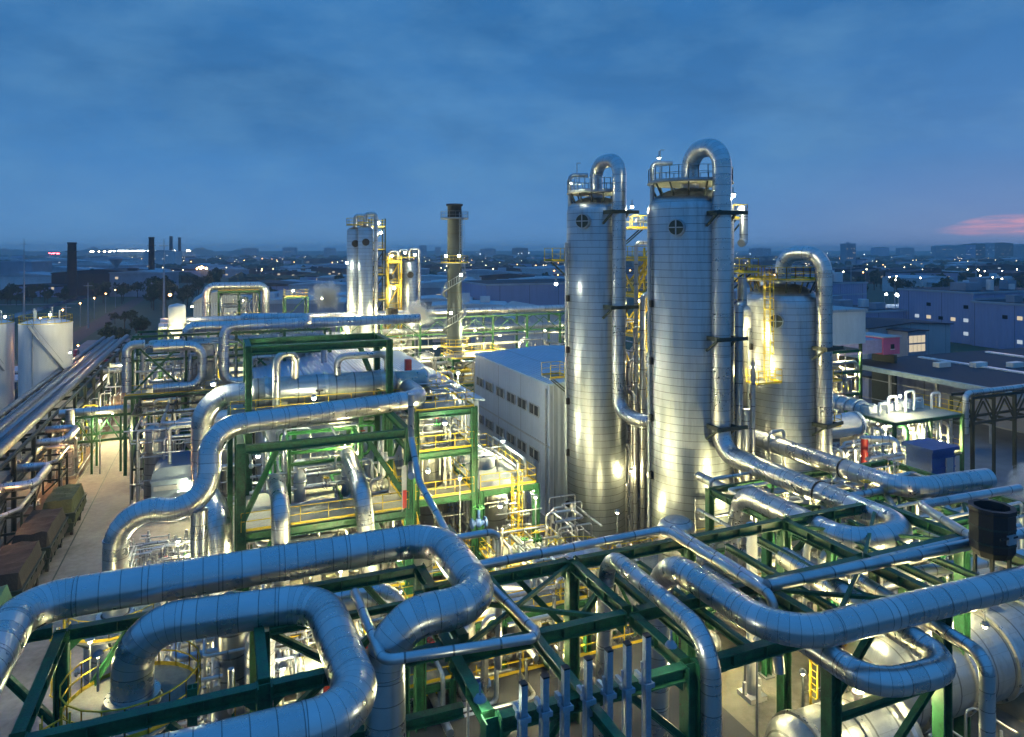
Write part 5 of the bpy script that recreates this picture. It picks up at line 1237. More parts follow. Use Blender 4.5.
def chimney(label, px, d, zt, r, mat, band=True, name='chimney'):
    c = D(px,d); t = thing(name, label, 'chimney', (c.x,c.y,0))
    MB().lathe([(r*1.25,0),(r,zt),(r*1.12,zt),(r*1.12,zt+.8),(r*.8,zt+.8),(r*.75,zt-2)], (c.x,c.y,0), 18).build('shaft', mat, t)
    if band: MB().ann((c.x,c.y,zt*.86), r*1.0, r*1.5, .3, n=16).build('gallery', DKSTEEL, t)
chimney('thick dark chimney over the left brick factory', 72, 345, 27, 1.9, BRICKW)
chimney('slim dark chimney near the tree belt', 151.5, 420, 31, 1.5, BRICKW)
chimney('thin chimney on the left horizon beside the lit works', 171, 1100, 45, 2.4, BRICKW, False)
chimney('thinner chimney on the left horizon beyond the lit works', 179.5, 1150, 44, 2.2, BRICKW, False)
def mast(label, px, d, zt, name='lattice_mast', arms=True):
    c = D(px,d); t = thing(name, label, 'mast', (c.x,c.y,0)); m = MB().cyl((c.x,c.y,0), (c.x,c.y,zt), zt*.012+.08, .08, 8); m.build('pole', GALV, t)
    if arms: MB().bar((c.x-1.2,c.y,zt*.93), (c.x+1.2,c.y,zt*.93), .15).build('cross_arm', GALV, t)
mast('tall mast standing right of the dark tree belt', 164, 185, 27)
mast('tall mast before the pale warehouse in the left field', 24, 240, 28)
mast('short mast in the left field by the canal', 66, 190, 9)
mast('slender mast in the left field near the brick factory', 88, 215, 14)
mast('low mast at the left field edge', 34, 180, 8, arms=False)
mast('tall pole over the right factory roofs', 976, 230, 21, arms=False)
mast('pole beside the short column top', 851, 300, 17, arms=False)
for i, px in enumerate((11,29,45,60)): mast(['far mast on the left horizon, leftmost','far mast on the left horizon, second','far mast on the left horizon, third','far mast on the left horizon, before the lit works'][i], px, 1400, 38, arms=False)
c = D(116,520); t = thing('water_tower', 'mushroom shaped water tower beyond the brick factory', 'water tower', (c.x,c.y,0)); MB().lathe([(1.6,0),(1.3,12),(4.2,16),(4.4,18),(.01,19)], (c.x,c.y,0), 20).build('shell', FARW, t); MB().ann((c.x,c.y,16.6), 4.2, 4.9, .2, n=20).build('gallery', DKSTEEL, t)
def hill(px, d, w, h, seed):
    c = D(px,d); m = MB(); n = 24; vs = []
    for i in range(n+1):
        for j in range(7):
            a, b = i/n*2-1, j/6*2-1; e = max(0,1-a*a)*max(0,1-b*b)
            vs.append((c.x+RX*a*w+FX*b*w*.4, c.y+RY*a*w+FY*b*w*.4, -2+h*e**.7*(.85+.3*noise.noise(V((a*3+seed,b*2,0))))))
    m.add(vs, [(i*7+j,(i+1)*7+j,(i+1)*7+j+1,i*7+j+1) for i in range(n) for j in range(6)], smooth=True); o = m.build('hills', LEAF2); o['kind'] = 'structure'
hill(97,3800,130,45,1); hill(128,3900,140,43,2); hill(200,3800,90,42,3); hill(8,4000,120,38,4); hill(245,4000,100,37,5)
# ================================================================ DISTANT LAMPS
def farlamp_mesh(r, lens):
    m = MB(); m.cyl((0,0,0), (0,0,1), .1, .06, 6); m.cur = 1; m.sphere((0,0,1), r, 8, 5); return m
def farlamps(spots, lens, label, group, r, h=9.0, name='street_lamp'):
    base = None; got = []
    for (x, y, s) in spots:
        if base is None:
            m = MB(); m.cyl((0,0,0), (0,0,h), .12, .07, 6); m.bar((0,0,h), (.8,0,h+.1), .1); m.cur = 1; m.sphere((.9,0,h-.05), r, 8, 5)
            base = m.build(name, [GALV, lens]); o = base
        else: o = base.copy(); COL.objects.link(o)
        o.location = (x,y,0); o.scale = (s,s,1); ORG[o.name] = V((x,y,0)); tag(o, label, 'street lamp', group); got.append(o)
    return got
R = random.Random(33)
def spread(n, pf, df, rs=(.6,1.3)): return [(*D(R.uniform(*pf), R.uniform(*df))[:2], R.uniform(*rs)) for _ in range(n)]
farlamps(spread(70,(420,1040),(500,1500)), FWARM, 'tiny warm street lamp glowing on the far plain', 'warm lamps of the far plain', .36)
farlamps(spread(40,(420,1040),(1500,3200),(1,1.8)), FCOOL, 'tiny white lamp near the right horizon', 'white lamps near the right horizon', .7, 14)
farlamps(spread(34,(-20,350),(500,1700)), FWARM, 'tiny warm lamp on the far left plain', 'warm lamps of the far left plain', .36)
farlamps([(*D(R.gauss(132,9), R.uniform(1500,2100))[:2], R.uniform(.8,2)) for _ in range(34)], COOL, 'bright white lamp of the lit works below the hills', 'lamps of the lit works below the hills', 1.2, 22)
farlamps(spread(16,(155,190),(1700,2400),(.9,1.6)), WARM, 'warm lamp of the works by the horizon chimneys', 'lamps of the works by the horizon chimneys', 1.5, 22)
farlamps(spread(10,(80,112),(1500,2000),(.8,1.3)), WARM, 'warm lamp at the left end of the lit works', 'lamps at the left end of the lit works', 1.5, 20)
farlamps(spread(10,(47,64),(1500,1800),(.8,1.2)), REDL, 'reddish lamp on the left horizon below the masts', 'reddish lamps on the left horizon', 1.3, 16)
farlamps(spread(9,(196,208),(560,640),(.7,1.2)), ORNG, 'orange lamp in the cluster right of the tree belt', 'orange lamp cluster right of the tree belt', .7, 9)
farlamps(spread(16,(835,1030),(300,480),(.7,1.1)), WARM, 'warm street lamp in the wood behind the violet blocks', 'lamps in the wood behind the violet blocks', .3, 11)
farlamps([(*D(R.uniform(885,905), R.uniform(228,245))[:2], 1) for _ in range(5)], COOL, 'white yard lamp above the pale tanks at right', 'yard lamps above the pale tanks', .38, 9)
for i in range(4):
    c = D(884+i*7, 236); t = thing('yard_tank', '', 'tank', (c.x,c.y,0)); MB().lathe([(2,0),(2,5),(1.2,5.6),(.01,5.8)], (c.x,c.y,0), 20).build('shell', TANKW, t); MB().ann((c.x,c.y,4.4), 2, 2.5, .12, n=18).build('gallery', DKSTEEL, t); t['label'] = ['leftmost','second from the left','third from the left','rightmost'][i] + ' of the four small pale tanks under the yard lamps'
farlamps(spread(50,(-20,1040),(420,1300)), ORNG, 'tiny orange street lamp glowing on the far plain', 'orange lamps of the far plain', .3)
ol = []
for i in range(8): ol.append(lamp((-41.0,150+i*26,7.5), 900, '', OC, .22, 0, group='orange lamps along the outer road', name='street_lamp', cat='street lamp'))
ords(ol, 'orange street lamp along the outer road left of the lot')
# ================================================================ SMALL PROCESS PIPES, PUMPS
runs(26, 1, 10, 31, 36, 0, 5.6, (.06,.16), grp='small pipes on the low deck under the hooked pipe', base='small process pipe on the low deck under the hooked fat pipe', seed=1)
runs(22, 9, 18, 28.6, 34, 0, 7, (.06,.18), grp='small pipes under the far beam of the front rack', base='small process pipe winding below the far beam of the front rack', seed=2, far=1)
runs(34, -6.6, -1, 50, 60, 0, 1.5, (.03,.07), mats=[GALV,GREYP,GREYP,SILV], grp='small pipes of the floor manifold by the road', base='small pipe of the dense floor manifold between the road and the elbow', seed=3, valves=.5)
runs(24, 2, 10, 43.5, 48, 3.3, 7.4, (.06,.2), grp='pipes under the central lit deck', base='pipe packed under the lit deck of the central frame', seed=4)
runs(13, 1.6, 10, 44.5, 52, 8, 12.0, (.05,.13), mats=[SILV,CLADS,GALV,LGREEN], grp='pipes on the central lit deck', base='pale pipe standing on the lit deck of the central frame', seed=5)
runs(22, 12.6, 16, 47.2, 55, 7, 14.3, (.06,.16), mats=[WHITE,SILV,CLADS], grp='pipes of the stacked frame', base='white pipe on the upper decks of the stacked frame', seed=6)
runs(22, 17.2, 21, 47.2, 55, 2.1, 8.4, (.06,.16), mats=[WHITE,SILV,CLADS], grp='pipes under the railed roof deck', base='white pipe around the railed roof deck beside the building', seed=7)
runs(20, 16.6, 22, 37, 45, 0, 4.8, (.06,.16), grp='pipes at the foot of the slim column', base='small pipe at the foot of the slim left column', seed=8, far=1)
runs(26, -8, 3, 70, 84, 0, 8, (.06,.18), grp='pipes of the dark deck frame', base='pipe inside the dark deck frame below the looped frame', seed=9, far=4)
runs(24, -9, 12, 85, 91, 8.5, 13.8, (.08,.22), mats=[SILV,WHITE,CLADS], grp='pipes inside the looped frame', base='pale pipe inside the frame with large loops', seed=10, far=4)
runs(16, -.5, 5.5, 118, 124, 8, 17, (.1,.25), mats=[SILV,WHITE,CLADS], grp='pipes in the upper rear left frame', base='pale pipe in the upper green frame at the rear left', seed=11, far=4)
runs(34, 6, 62, 104, 112, 0, 10, (.1,.28), mats=[SILV,WHITE,CLADS,GALV], grp='pipes below the rear rack', base='pale pipe below the long rear rack', seed=12, far=4)
runs(22, 33, 41, 40, 55, 0, 13, (.08,.22), grp='pipes between the tall and short columns', base='pipe in the lit gap between the tall and the short column', seed=13, far=1)
runs(26, 28, 44, 26, 37, 3, 9.4, (.08,.22), grp='pipes under the hairpin and header', base='pipe crossing the rack under the hairpin and header pipes', seed=14, far=1)
runs(24, D(912,71).x-5, D(912,71).x+4.4, D(912,71).y-2, D(912,71).y+3, 0, 7, (.08,.2), mats=[SILV,WHITE,CLADS,LGREEN], grp='pipes below the crowded roof deck', base='pipe below the crowded roof deck before the dark shed', seed=15, far=4)
runs(20, bx0, bx1, by0+.3, by0+7, 0, 12, (.08,.24), mats=[SILV,WHITE,YELLOW,LGREEN], grp='pipes in the open lit frame', base='pipe in the open frame below the white box room', seed=16, far=4)
runs(20, c2.x-3, c2.x+3, c2.y-2, c2.y+3, 0, 6.4, (.07,.2), mats=[SILV,WHITE,CLADS], grp='pipes of the lower green frame', base='pipe around the lower green frame beside the short column', seed=17, far=1)
runs(18, 30.6, 33, 48.5, 53, 0, 16, (.08,.2), grp='pipes between the two tall columns', base='pipe in the lit gap between the two tall columns', seed=18, far=1)
runs(14, 21.5, 34, 19.6, 21.6, 0, 1.4, (.05,.12), grp='pipes around the huge drums', base='pipe on the lit floor around the huge drums', seed=19)
runs(16, -15.5, -14.2, 84, 100, 0, 5, (.06,.15), mats=[SILV,GALV,YELLOW], grp='pipes at the verge by the bridge post', base='pipe at the verge beside the bridge post', seed=20, far=4)
runs(26, -12, 2, 104, 118, 0, 9, (.08,.22), mats=[SILV,WHITE,CLADS,YELLOW], grp='pipes far beyond the road bridge', base='pipe of the far yard beyond the road bridge', seed=21, far=4)
runs(24, 22.4, 33, 92, 104, 0, 9, (.1,.25), mats=[SILV,WHITE,CLADS,YELLOW], grp='pipes at the foot of the stack', base='pipe at the foot of the steel stack', seed=22, far=4)
runs(20, -3, 2, 31, 40, 0, 7, (.07,.18), grp='pipes behind the near railed vessel', base='pipe behind the near railed vessel', seed=23)
for a in ((150,-6.8,-.6,50,62,0,1.5),(90,1,10,31,36,0,6),(90,8,21,32.5,37,0,7),(60,1.5,10.2,43,48.6,3.3,7.4),(26,1.5,10.2,44,54,8,11),(80,12.5,16.2,47,56,2,13.6),(80,17,21.2,47,57,2,8),(80,16.5,24,37,46,0,6),(60,-8,3,70,84,0,8),(60,-9,12,85,91.5,8.5,14),(40,-1,6,118,124,0,17),(190,4,62,100,112,0,12),(50,33,42,38,56,0,14),(60,28,44,26,38,2,9),(50,D(912,71).x-5,D(912,71).x+4.4,D(912,71).y-2,D(912,71).y+3,0,7),(40,bx0,bx1,by0+.2,by0+7,0,12),(40,c2.x-3,c2.x+3,c2.y-2,c2.y+3,0,6.5),(30,30.6,33,48.5,53,0,18),(24,29,35,19.6,29,0,3),(110,-14,6,100,122,0,9),(30,-3,2,31,42,0,6),(60,22,33,92,104,0,9),(40,-15.8,-14.3,84,112,0,4.5),(30,-20,-16,60,110,0,3)): bulk(*a, seed=int(a[0]+a[1]*7+a[3]))
BULK.build('far_pipework', CLADS)['kind'] = 'stuff'
for k, v in SCAT.items(): 
    # parts of a kind that nothing tells apart share one label and one group
    for o in v: o['label'] = k
for o in VALVES: o['label'] = 'small gate valve with handwheel standing on a thin process pipe'
pp = []
for i, (x, y, z) in enumerate(((3.4,25.6,3.26),(5.8,26.6,3.26),(3,32.4,4.26),(7.6,33.4,4.26),(24,32.6,4.46),(27,34.8,4.46),(11,31.4,2.66),(15.2,31.6,2.66))): pp.append(pump((x,y,z), '', (0,PI/2)[i % 2], 'pumps on the low decks', (BLUEP,LGREEN,GREYP)[i % 3]))
ords(pp, 'small motor pump set standing on a low lit deck')
for i, (x, y, z, h, r) in enumerate(((-3.6,104,0,7,1.2),(2,106,0,8,1.4),(22,100,0,7.5,1.2),(27.5,99,0,9,1.0),(30.5,103,0,6.5,1.6),(36,106,0,8,1.3),(44,105,0,7,1.5),(-1.5,88,8.5,5,1.0),(3.6,88.4,8.5,5.4,1.1),(8.8,88,8.5,4.6,1.2),(1,121,8,5.5,1.2),(4,121,8,6,1.0),(-5.8,74,0,7.5,1.0),(0.4,75.5,0,8.0,1.2))):
    o = vessel('', x, y, z, z+h, r, (TOWER2,WHITE,SILV)[i % 3], nozz=2, group='upright vessels of the rear units')
    o['label'] = ['pale vessel in the far yard beyond the bridge, first','silver vessel in the far yard beyond the bridge, second','banded vessel left of the stack foot','white slim vessel near the stack foot','squat silver vessel right before the stack foot','banded vessel under the rear rack right of the stack','wide white vessel under the rear rack near the slim column','white vessel in the left bay of the looped frame','silver vessel in the middle bay of the looped frame','wide banded vessel in the last bay of the looped frame','white vessel in the upper rear left frame','silver vessel in the upper rear left frame','slim vessel in the left of the dark deck frame','wide white vessel in the right of the dark deck frame'][i]
# ================================================================ PLANT LAMPS (with hidden ones added for glow under decks and pipes)
def L(px, py, d, pw, label, col=CC, r=None, pole=None):
    r = r or (.1 if d < 40 else .13)
    p = D(px, d); p.z = CH - (py-250)*d/FPX
    if pole is None and p.z < 9.5 and not any(k in label for k in ('wall','column','stack','tower','tank','deck','loop','drum','bridge','floor','bin','cowl')): pole = 0
    return lamp(p, pw, label, col, r, pole)
L(213,383,46.6,600,'bright lamp beside the elbow at the exchanger left end')
L(314,397,45.6,500,'bright lamp just above the fat loop pipe', pole=13.0)
L(420,373,55,500,'bright lamp at the exchanger right end', pole=12.9)
L(480,700,20.6,30,'starry lamp on the front beam left of the vent posts', r=.06)
L(671,646,22.4,30,'starry lamp on the front beam right of the vent posts', r=.06)
L(283,666,29.5,450,'lamp shining behind the crossed green bracing')
L(468,674,27,260,'lamp over the dark low road behind the front beam')
L(733,194,50,700,'bright lamp high on the right of the tall middle column', r=.16)
L(632,206,56.5,500,'lamp high on the right of the slim column', r=.12)
L(556,283,55.5,35,'lamp on the upper left flank of the slim column')
L(659,158,51,60,'small lamp on the mast over the tall middle column', r=.05)
L(571,183,56,60,'small lamp on the mast over the slim column', r=.05)
L(753,366,56.0,520,'very bright lamp lighting the flank of the short column', WC, .2)
L(803,672,36,300,'lamp over the yellow ladder stand', WC, pole=0)
L(644,360,60,600,'lamp in the yellow stair tower between the columns', WC)
L(640,300,61,300,'upper lamp in the yellow stair tower between the columns', WC)
L(632,470,56,450,'lamp in the lit gap between the two tall columns', WC)
L(668,575,37,330,'lamp at the foot of the tall middle column', WC, pole=0)
L(570,575,40,350,'lamp at the foot of the slim column', WC, pole=0)
L(795,520,48,700,'lamp behind the hairpin pipe between the columns', WC)
L(778,520,44,1300,'lamp below the hairpin pipe', WC, pole=0)
L(730,330,56,700,'lamp on the gallery between tall and short column', WC)
L(445,422,47.6,260,'lamp washing the tall gleaming vessel', CC)
L(458,372,55,900,'lamp on the upper deck of the stacked frame', pole=12.9)
L(428,470,46.2,260,'hidden lamp added under the upper deck of the stacked frame', WC)  # added out of sight for a warm glow between the stacked decks
L(500,505,46.2,500,'hidden lamp added under the railed roof deck', WC)  # unseen lamp, added to warm the space under the roof deck
L(503,440,55,450,'lamp on the grey building wall above the roof deck')
L(515,490,52,500,'lamp in the alley of the grey building')
L(300,470,45,600,'lamp on the central lit deck', WC)
L(350,450,47,560,'second lamp on the central lit deck', WC)
L(258,455,47,399,'lamp at the left post of the central lit deck', CC)
L(280,535,42,600,'hidden lamp added below the central lit deck', WC)  # this and the next are added, unseen, for glow under the deck
L(370,545,42,700,'hidden lamp added below the right end of the central deck', WC)
L(195,583,40,700,'glaring lamp at the foot of the falling elbow pipe', CC, .14)
L(192,482,60,300,'lamp on the manifold by the machine housing')
L(194,500,55,500,'lower lamp on the floor manifold', WC)
L(178,540,50,500,'lamp lighting the floor manifold', WC, pole=0)
L(155,425,80,700,'lamp on the yellow ladder frame by the bridge', WC)
L(157,446,78,700,'lower lamp on the yellow ladder frame', WC)
L(112,413,86,1500,'lamp under the road bridge lighting the road', WC)
L(20,538,52,600,'orange lamp at the verge by the containers', OC)
L(42,452,72,260,'orange lamp on the flat expansion loop', OC)
L(62,452,70,420,'orange lamp low over the verge', OC)
L(118,368,110,1400,'warm lamp on the verge beyond the bridge', WC)
L(100,420,75,1000,'lamp over the middle of the plant road', WC)
L(190,480,63,900,'lamp at the road edge below the machine housing', WC)
L(70,352,95.0,60,'lamp on the flank of the white domed tank')
L(50,314,98,60,'lamp on the roof of the white domed tank', r=.16)
L(5,316,97,60,'lamp on the roof of the edge tank', r=.16)
L(15,404,88,200,'lamp low between the two white tanks')
L(78,345,110,500,'orange lamp between the white tanks', OC)
L(160,345,88,1500,'lamp in the left bay of the looped frame', WC)
L(225,345,88,1500,'lamp in the middle bay of the looped frame', WC)
L(262,350,88,1500,'lamp in the right bay of the looped frame', WC)
L(170,294,100,500,'orange lamp over the hopper', OC, .2)
L(192,306,98,500,'lamp behind the hopper on the looped frame', WC)
L(255,300,121,1200,'lamp in the upper rear left frame', WC)
L(243,300,119,900,'second lamp in the upper rear left frame', WC)
L(293,290,104,900,'lamp by the steam over the small green frame')
L(322,298,104,900,'second lamp in the steam', WC)
L(340,342,100,1800,'lamp under the rear rack by the hoop pipe', WC)
L(290,345,104,1500,'lamp below the rear rack left of the hoop', WC)
L(380,340,100,1600,'lamp under the rear rack right of the hoop', WC)
L(435,346,96,1300,'glowing lamp left of the stack foot', WC, .25)
L(413,318,104,700,'white lamp on the rear rack')
L(500,335,104,1900,'lamp below the rear rack near the slim column', WC)
L(545,330,104,3300,'lamp below the rear rack close to the slim column', WC)
L(475,330,106,2640,'lamp on the rear rack right of the stack', WC)
L(451,312,102,60,'warm lamp on the lowest stack platform', WC, .22)
L(446,255,102.3,35,'left lamp on the middle stack platform', CC, .2)
L(459,255,102.3,35,'right lamp on the middle stack platform', CC, .2)
L(461,274,102.2,30,'lamp on the winding stair of the stack', CC, .2)
L(378,222,110,250,'lamp on top of the far stair tower', CC, .25)
L(381,232,110,250,'second lamp at the far stair tower head', WC, .2)
L(347,262,108,300,'lamp on the left flank of the far column pair', CC, .2)
L(376,308,107,800,'lamp low on the far stair tower', WC)
L(350,312,107,900,'lamp at the feet of the far column pair', WC)
L(394,287,115,900,'lamp low in the yellow platform tower', WC, .25)
L(392,255,115,250,'lamp on the yellow platform tower head', WC, .2)
L(405,252,115,250,'second lamp on the yellow platform tower head', CC, .2)
L(415,254,115,250,'third lamp on the yellow platform tower head', CC, .2)
L(845,350,88,1200,'lamp in the upper floor under the white box room', WC)
L(850,372,88,900,'lamp in the middle floor under the white box room', WC)
L(855,395,88,900,'lamp in the low floor under the white box room', WC)
L(908,432,70,1300,'hidden lamp added below the crowded roof deck', WC)  # three unseen lamps added to glow beneath this deck
L(885,425,70,1000,'left hidden lamp added below the crowded roof deck', CC)
L(940,440,71,900,'right hidden lamp added below the crowded roof deck', WC)
L(862,455,62,1100,'lamp below the lower green frame', WC)
L(905,480,56,800,'lamp on the ground by the blue bin', WC)
L(900,395,70,500,'lamp above the crowded roof deck', CC)
L(905,530,46,500,'lamp under the header pipe', WC)
L(860,590,34,900,'lamp below the right green rack', WC)
L(960,575,36,900,'lamp below the cowl on the right rack', WC)
L(900,690,28.5,350,'lamp over the huge dull drum', WC)
L(985,625,31,500,'lamp over the huge pale drum', WC)
L(745,640,38,480,'lamp over the lit concrete yard', WC)
L(560,620,36,700,'lamp behind the front rack bay', WC)
L(440,620,36,700,'lamp under the hooked fat pipe end', WC)
L(400,590,37,700,'lamp on the low deck under the hooked pipe', CC)
L(330,640,33,600,'lamp on the lit deck inside the trestle', WC)
L(230,665,33,450,'lamp by the dull elbow pipe', WC)
L(90,640,33,350,'lamp over the farther railed vessel', WC)
L(150,720,27,160,'hidden lamp added below the near railed platform', WC)  # unseen, added for glow under the ring platform
L(98,655,25.5,200,'lamp added to brighten the near railed ring platform', WC, .07)  # added because the yellow ring railing stayed dark
L(520,640,32,450,'lamp over the yellow walkway rail', WC)
L(690,620,34,600,'lamp under the fat elbowed pipe', WC)
L(530,575,42,700,'lamp by the low green deck', WC)
for i, (x, y, z, pw, l) in enumerate(((-7,33,3.5,500,'unseen post lamp added on the yard left of the near railed vessel'),(4,26,4.5,400,'unseen post lamp added under the snaking fat pipe'),(12,33.5,6,400,'post lamp over the dark flat roofed shed'),(6,39,6.5,600,'post lamp before the central green frame'),(-3,47,5,600,'post lamp beside the floor manifold'),(14.5,44,9,399,'post lamp before the stacked frame'),(20,44,7,700,'post lamp at the railed low green deck'),(18,53,9.5,500,'post lamp on the railed roof deck'),(22.8,25.5,6,200,'post lamp between the huge drums'),(29.5,21.0,6,200,'post lamp beside the huge pale drum'),(19,24.5,6,220,'post lamp under the right fat pipe elbow'),(26.5,44,5,400,'post lamp between column feet'),(36,40,6,700,'post lamp beneath the header pipe'),(8,46,11.8,390,'post lamp above the central lit deck'),(4,46.5,6.9,500,'unseen post lamp added beneath the central lit deck'),(14.2,47.6,9.6,240,'fill post lamp added on the middle stacked deck'),(-15.4,63,6,600,'post lamp on the verge by the containers'),(-8,75,7,800,'post lamp on the road opposite the machine housing'),(-10.5,100,8,1200,'post lamp on the road beyond the bridge'))):  # some are unseen, added to brighten pipe undersides and deck interiors
    lamp((x,y,z), pw, l, (OC if i == 16 else WC), .1, 0 if i not in (7,13,14,15) else z-1.5)
for i, (x, y) in enumerate(((6,109.5),(16,106),(26,109),(36,107),(46,107.5),(56,109),(-4,95),(30,98))):
    lamp((x,y,8.6), (450 if i == 3 else 800) if i < 7 else 420, ['lamp post under the rear rack, leftmost','lamp post under the rear rack by the hoop','lamp post under the rear rack before the stack','lamp post under the rear rack past the stack','lamp post under the rear rack, fourth bay from the slim column','lamp post under the rear rack close to the slim column','lamp post behind the looped frame','lamp post in the yard at the stack foot'][i], WC, .13, 0)
# ================================================================ STEAM
def steam(p, s, dens, seed, lean=(1,0,.3)):
    m = MB(); n = 5; l = V(lean)
    m.lathe([(.01,0),(.55*s,.15*s),(.8*s,.6*s),(1.1*s,1.3*s),(1.3*s,2.2*s),(1.2*s,3.0*s),(.7*s,3.6*s),(.01,3.8*s)], p, 16)
    o = m.build('steam', STEAM[0] if STEAM else steam_mat(dens)); o['kind'] = 'stuff'
    o.rotation_euler = V((0,0,1)).rotation_difference(l).to_euler()
    return o
STEAM = []
def steam_mat(dens):
    m, nt, out = new_mat('steam_vapour'); n = N(nt)
    ob = n('TexCoord').outputs['Object']; ge = n('TexCoord').outputs['Generated']
    ns = n('TexNoise', {'Vector': ob, 'Scale': .42, 'Detail': 6.0, 'Roughness': .62, 'Distortion': .8}).outputs[0]
    gv = n('VectorMath', {0: ge, 1: (.5,.5,.5)}, operation='DISTANCE').outputs['Value']
    fall = n('MapRange', {0: gv, 1: .12, 2: .5, 3: .5, 4: -.5}).outputs[0]
    f = n.math('MAXIMUM', n.math('MULTIPLY', n.math('ADD', n.math('MULTIPLY', n.math('SUBTRACT', ns, .52), 2.6), fall), dens*9), 0.0)
    pv = n('ScatterVolume' if False else 'VolumePrincipled', {'Color': (.95,.97,1,1), 'Density': f, 'Anisotropy': .2})
    nt.links.new(pv.outputs[0], out.inputs['Volume']); STEAM.append(m); return m
c = D(388,103); steam((c.x,c.y,13.2), 2.4, .5, 1, (1,-.3,.3))
c = D(312,115); steam((c.x,c.y,12.5), 2.4, .5, 2, (.5,0,1))
c = D(338,116); steam((c.x,c.y,12.5), 1.9, .5, 3, (-.3,0,1))
steam((43.9,28.8,9.2), 1.7, .8, 4, (1,-.35,.12))
# ================================================================ WORLD, SUN, HAZE, CAMERA
w = bpy.data.worlds.new('World'); scene.world = w; w.use_nodes = True
nt = w.node_tree; nt.nodes.clear(); n = N(nt); out = nt.nodes.new('ShaderNodeOutputWorld')
tc = n('TexCoord').outputs['Generated']; sp = n('SeparateXYZ', {0: tc}); z = sp.outputs[2]
grad = n.ramp(z, [(0,(.10,.25,.49,1)),(.03,(.085,.235,.49,1)),(.12,(.055,.20,.46,1)),(.3,(.032,.155,.39,1)),(.6,(.028,.205,.55,1)),(1,(.03,.22,.62,1))])
mp = n('Mapping', {0: tc, 3: (1.0,1.0,2.4)}).outputs[0]
cl = n('TexNoise', {'Vector': mp, 'Scale': 3.0, 'Detail': 9.0, 'Roughness': .58, 'Distortion': .35}).outputs[0]
cm = n('MapRange', {0: cl, 1: .40, 2: .66, 3: 0., 4: 1.}).outputs[0]
up = n('MapRange', {0: z, 1: .05, 2: .2, 3: .08, 4: .6}).outputs[0]
grad = n.mix(n.math('MULTIPLY', cm, up), grad, (.027,.115,.28,1))
c2n = n('TexNoise', {'Vector': n('Mapping', {0: tc, 1: (3,1,0), 3: (1.5,1.5,3.6)}).outputs[0], 'Scale': 3.2, 'Detail': 9.0, 'Roughness': .6}).outputs[0]
grad = n.mix(n('MapRange', {0: c2n, 1: .44, 2: .7, 3: 0., 4: .45}).outputs[0], grad, (.11,.28,.5,1))
# the last pink band of the sunset low in the north east
azd = D(1035, 1); azv = V((azd.x, azd.y, 0)).normalized()
dt = n('VectorMath', {0: n('VectorMath', {0: n('CombineXYZ', {0: sp.outputs[0], 1: sp.outputs[1], 2: 0.0}).outputs[0]}, operation='NORMALIZE').outputs[0], 1: tuple(azv)}, operation='DOT_PRODUCT').outputs['Value']
az = n('MapRange', {0: dt, 1: .9945, 2: .9999, 3: 0., 4: 1.}, interpolation_type='SMOOTHSTEP').outputs[0]
zc = n.math('ADD', .0225, n.math('MULTIPLY', az, .006)); hw = n.math('ADD', .003, n.math('MULTIPLY', az, .011))
el = n.math('MAXIMUM', n.math('SUBTRACT', 1.0, n.math('DIVIDE', n.math('ABSOLUTE', n.math('SUBTRACT', z, zc)), hw)), 0.0); el = n.math('MINIMUM', n.math('MULTIPLY', el, 2.0), 1.0)
pn = n('TexNoise', {'Vector': n('Mapping', {0: tc, 3: (9,9,150)}).outputs[0], 'Scale': 1.6, 'Detail': 5.0}).outputs[0]
pk = n.math('MULTIPLY', n.math('MULTIPLY', az, el), n('MapRange', {0: pn, 1: .42, 2: .6, 3: .25, 4: 1.}).outputs[0])
grad = n.mix(pk, grad, (.72,.34,.44,1))
vio = n.math('MULTIPLY', n('MapRange', {0: dt, 1: .93, 2: 1.0, 3: 0., 4: .3}).outputs[0], n('MapRange', {0: z, 1: 0., 2: .12, 3: 1., 4: 0.}).outputs[0])
grad = n.mix(vio, grad, (.13,.15,.33,1))
SUN_EL, SUN_AZ = math.radians(2.0), math.atan2(azv.x, azv.y)
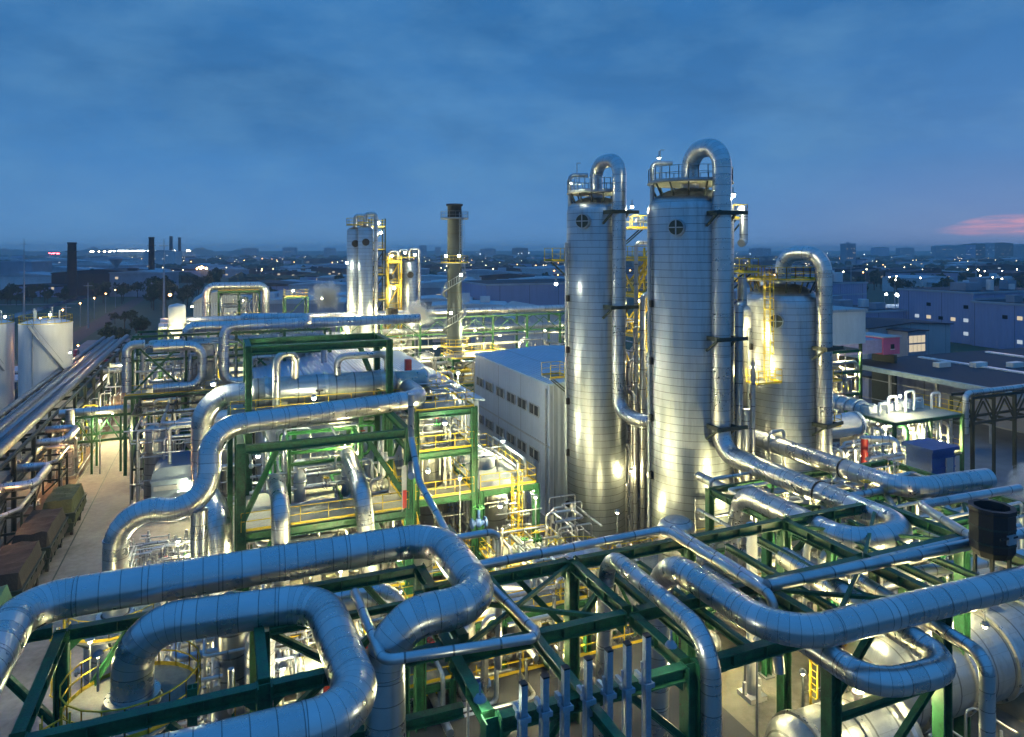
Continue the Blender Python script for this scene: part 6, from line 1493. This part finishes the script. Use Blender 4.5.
ni = n('TexSky', sky_type='NISHITA', sun_disc=False, sun_elevation=SUN_EL, sun_rotation=SUN_AZ)
b1 = n('Background', {0: grad, 1: 1.0}); b2 = n('Background', {0: ni.outputs[0], 1: .0015})
ad = n('AddShader', {0: b1.outputs[0], 1: b2.outputs[0]}); nt.links.new(ad.outputs[0], out.inputs[0])
sl = bpy.data.lights.new('sun', 'SUN'); sl.energy = .04; sl.angle = math.radians(8); sl.color = (1,.72,.6)
so = bpy.data.objects.new('sun', sl); COL.objects.link(so)
sd = V((azv.x*math.cos(SUN_EL), azv.y*math.cos(SUN_EL), math.sin(SUN_EL)+.1)); so.rotation_euler = sd.to_track_quat('Z', 'Y').to_euler()
HAZE = 0.0003
if HAZE:
    hm, hnt, hout = new_mat('haze_air'); hn = N(hnt)
    pv = hn('VolumePrincipled', {'Color': (.9,.95,1,1), 'Density': HAZE, 'Anisotropy': 0.0}); hnt.links.new(pv.outputs[0], hout.inputs['Volume'])
    hz = MB().box((-4400,-600,-3), (4400,4400,47)).build('haze', hm); hz['kind'] = 'stuff'
cam = bpy.data.cameras.new('camera'); cam.sensor_width = 36; cam.lens = FPX/1024*36; cam.shift_y = -118.5/1024; cam.clip_end = 40000; cam.clip_start = .3
co = bpy.data.objects.new('camera', cam); COL.objects.link(co); co.location = (0,0,CH); co.rotation_euler = (PI/2, 0, -YAW); scene.camera = co
vs = scene.view_settings; vs.view_transform = 'Standard'; vs.look = 'None'; vs.exposure = 0.18; vs.gamma = 1; vs.use_curve_mapping = False
scene.render.resolution_x = 1024; scene.render.resolution_y = 737
cy = scene.cycles; cy.use_denoising = True; cy.max_bounces = 5; cy.diffuse_bounces = 2; cy.glossy_bounces = 3; cy.volume_bounces = 1; cy.transparent_max_bounces = 4
cy.sample_clamp_indirect = 3.0; cy.sample_clamp_direct = 0; cy.caustics_reflective = False; cy.caustics_refractive = False
cy.use_light_tree = True; cy.volume_step_rate = 1.0; cy.volume_max_steps = 128
cy.use_adaptive_sampling = True; cy.adaptive_threshold = .02
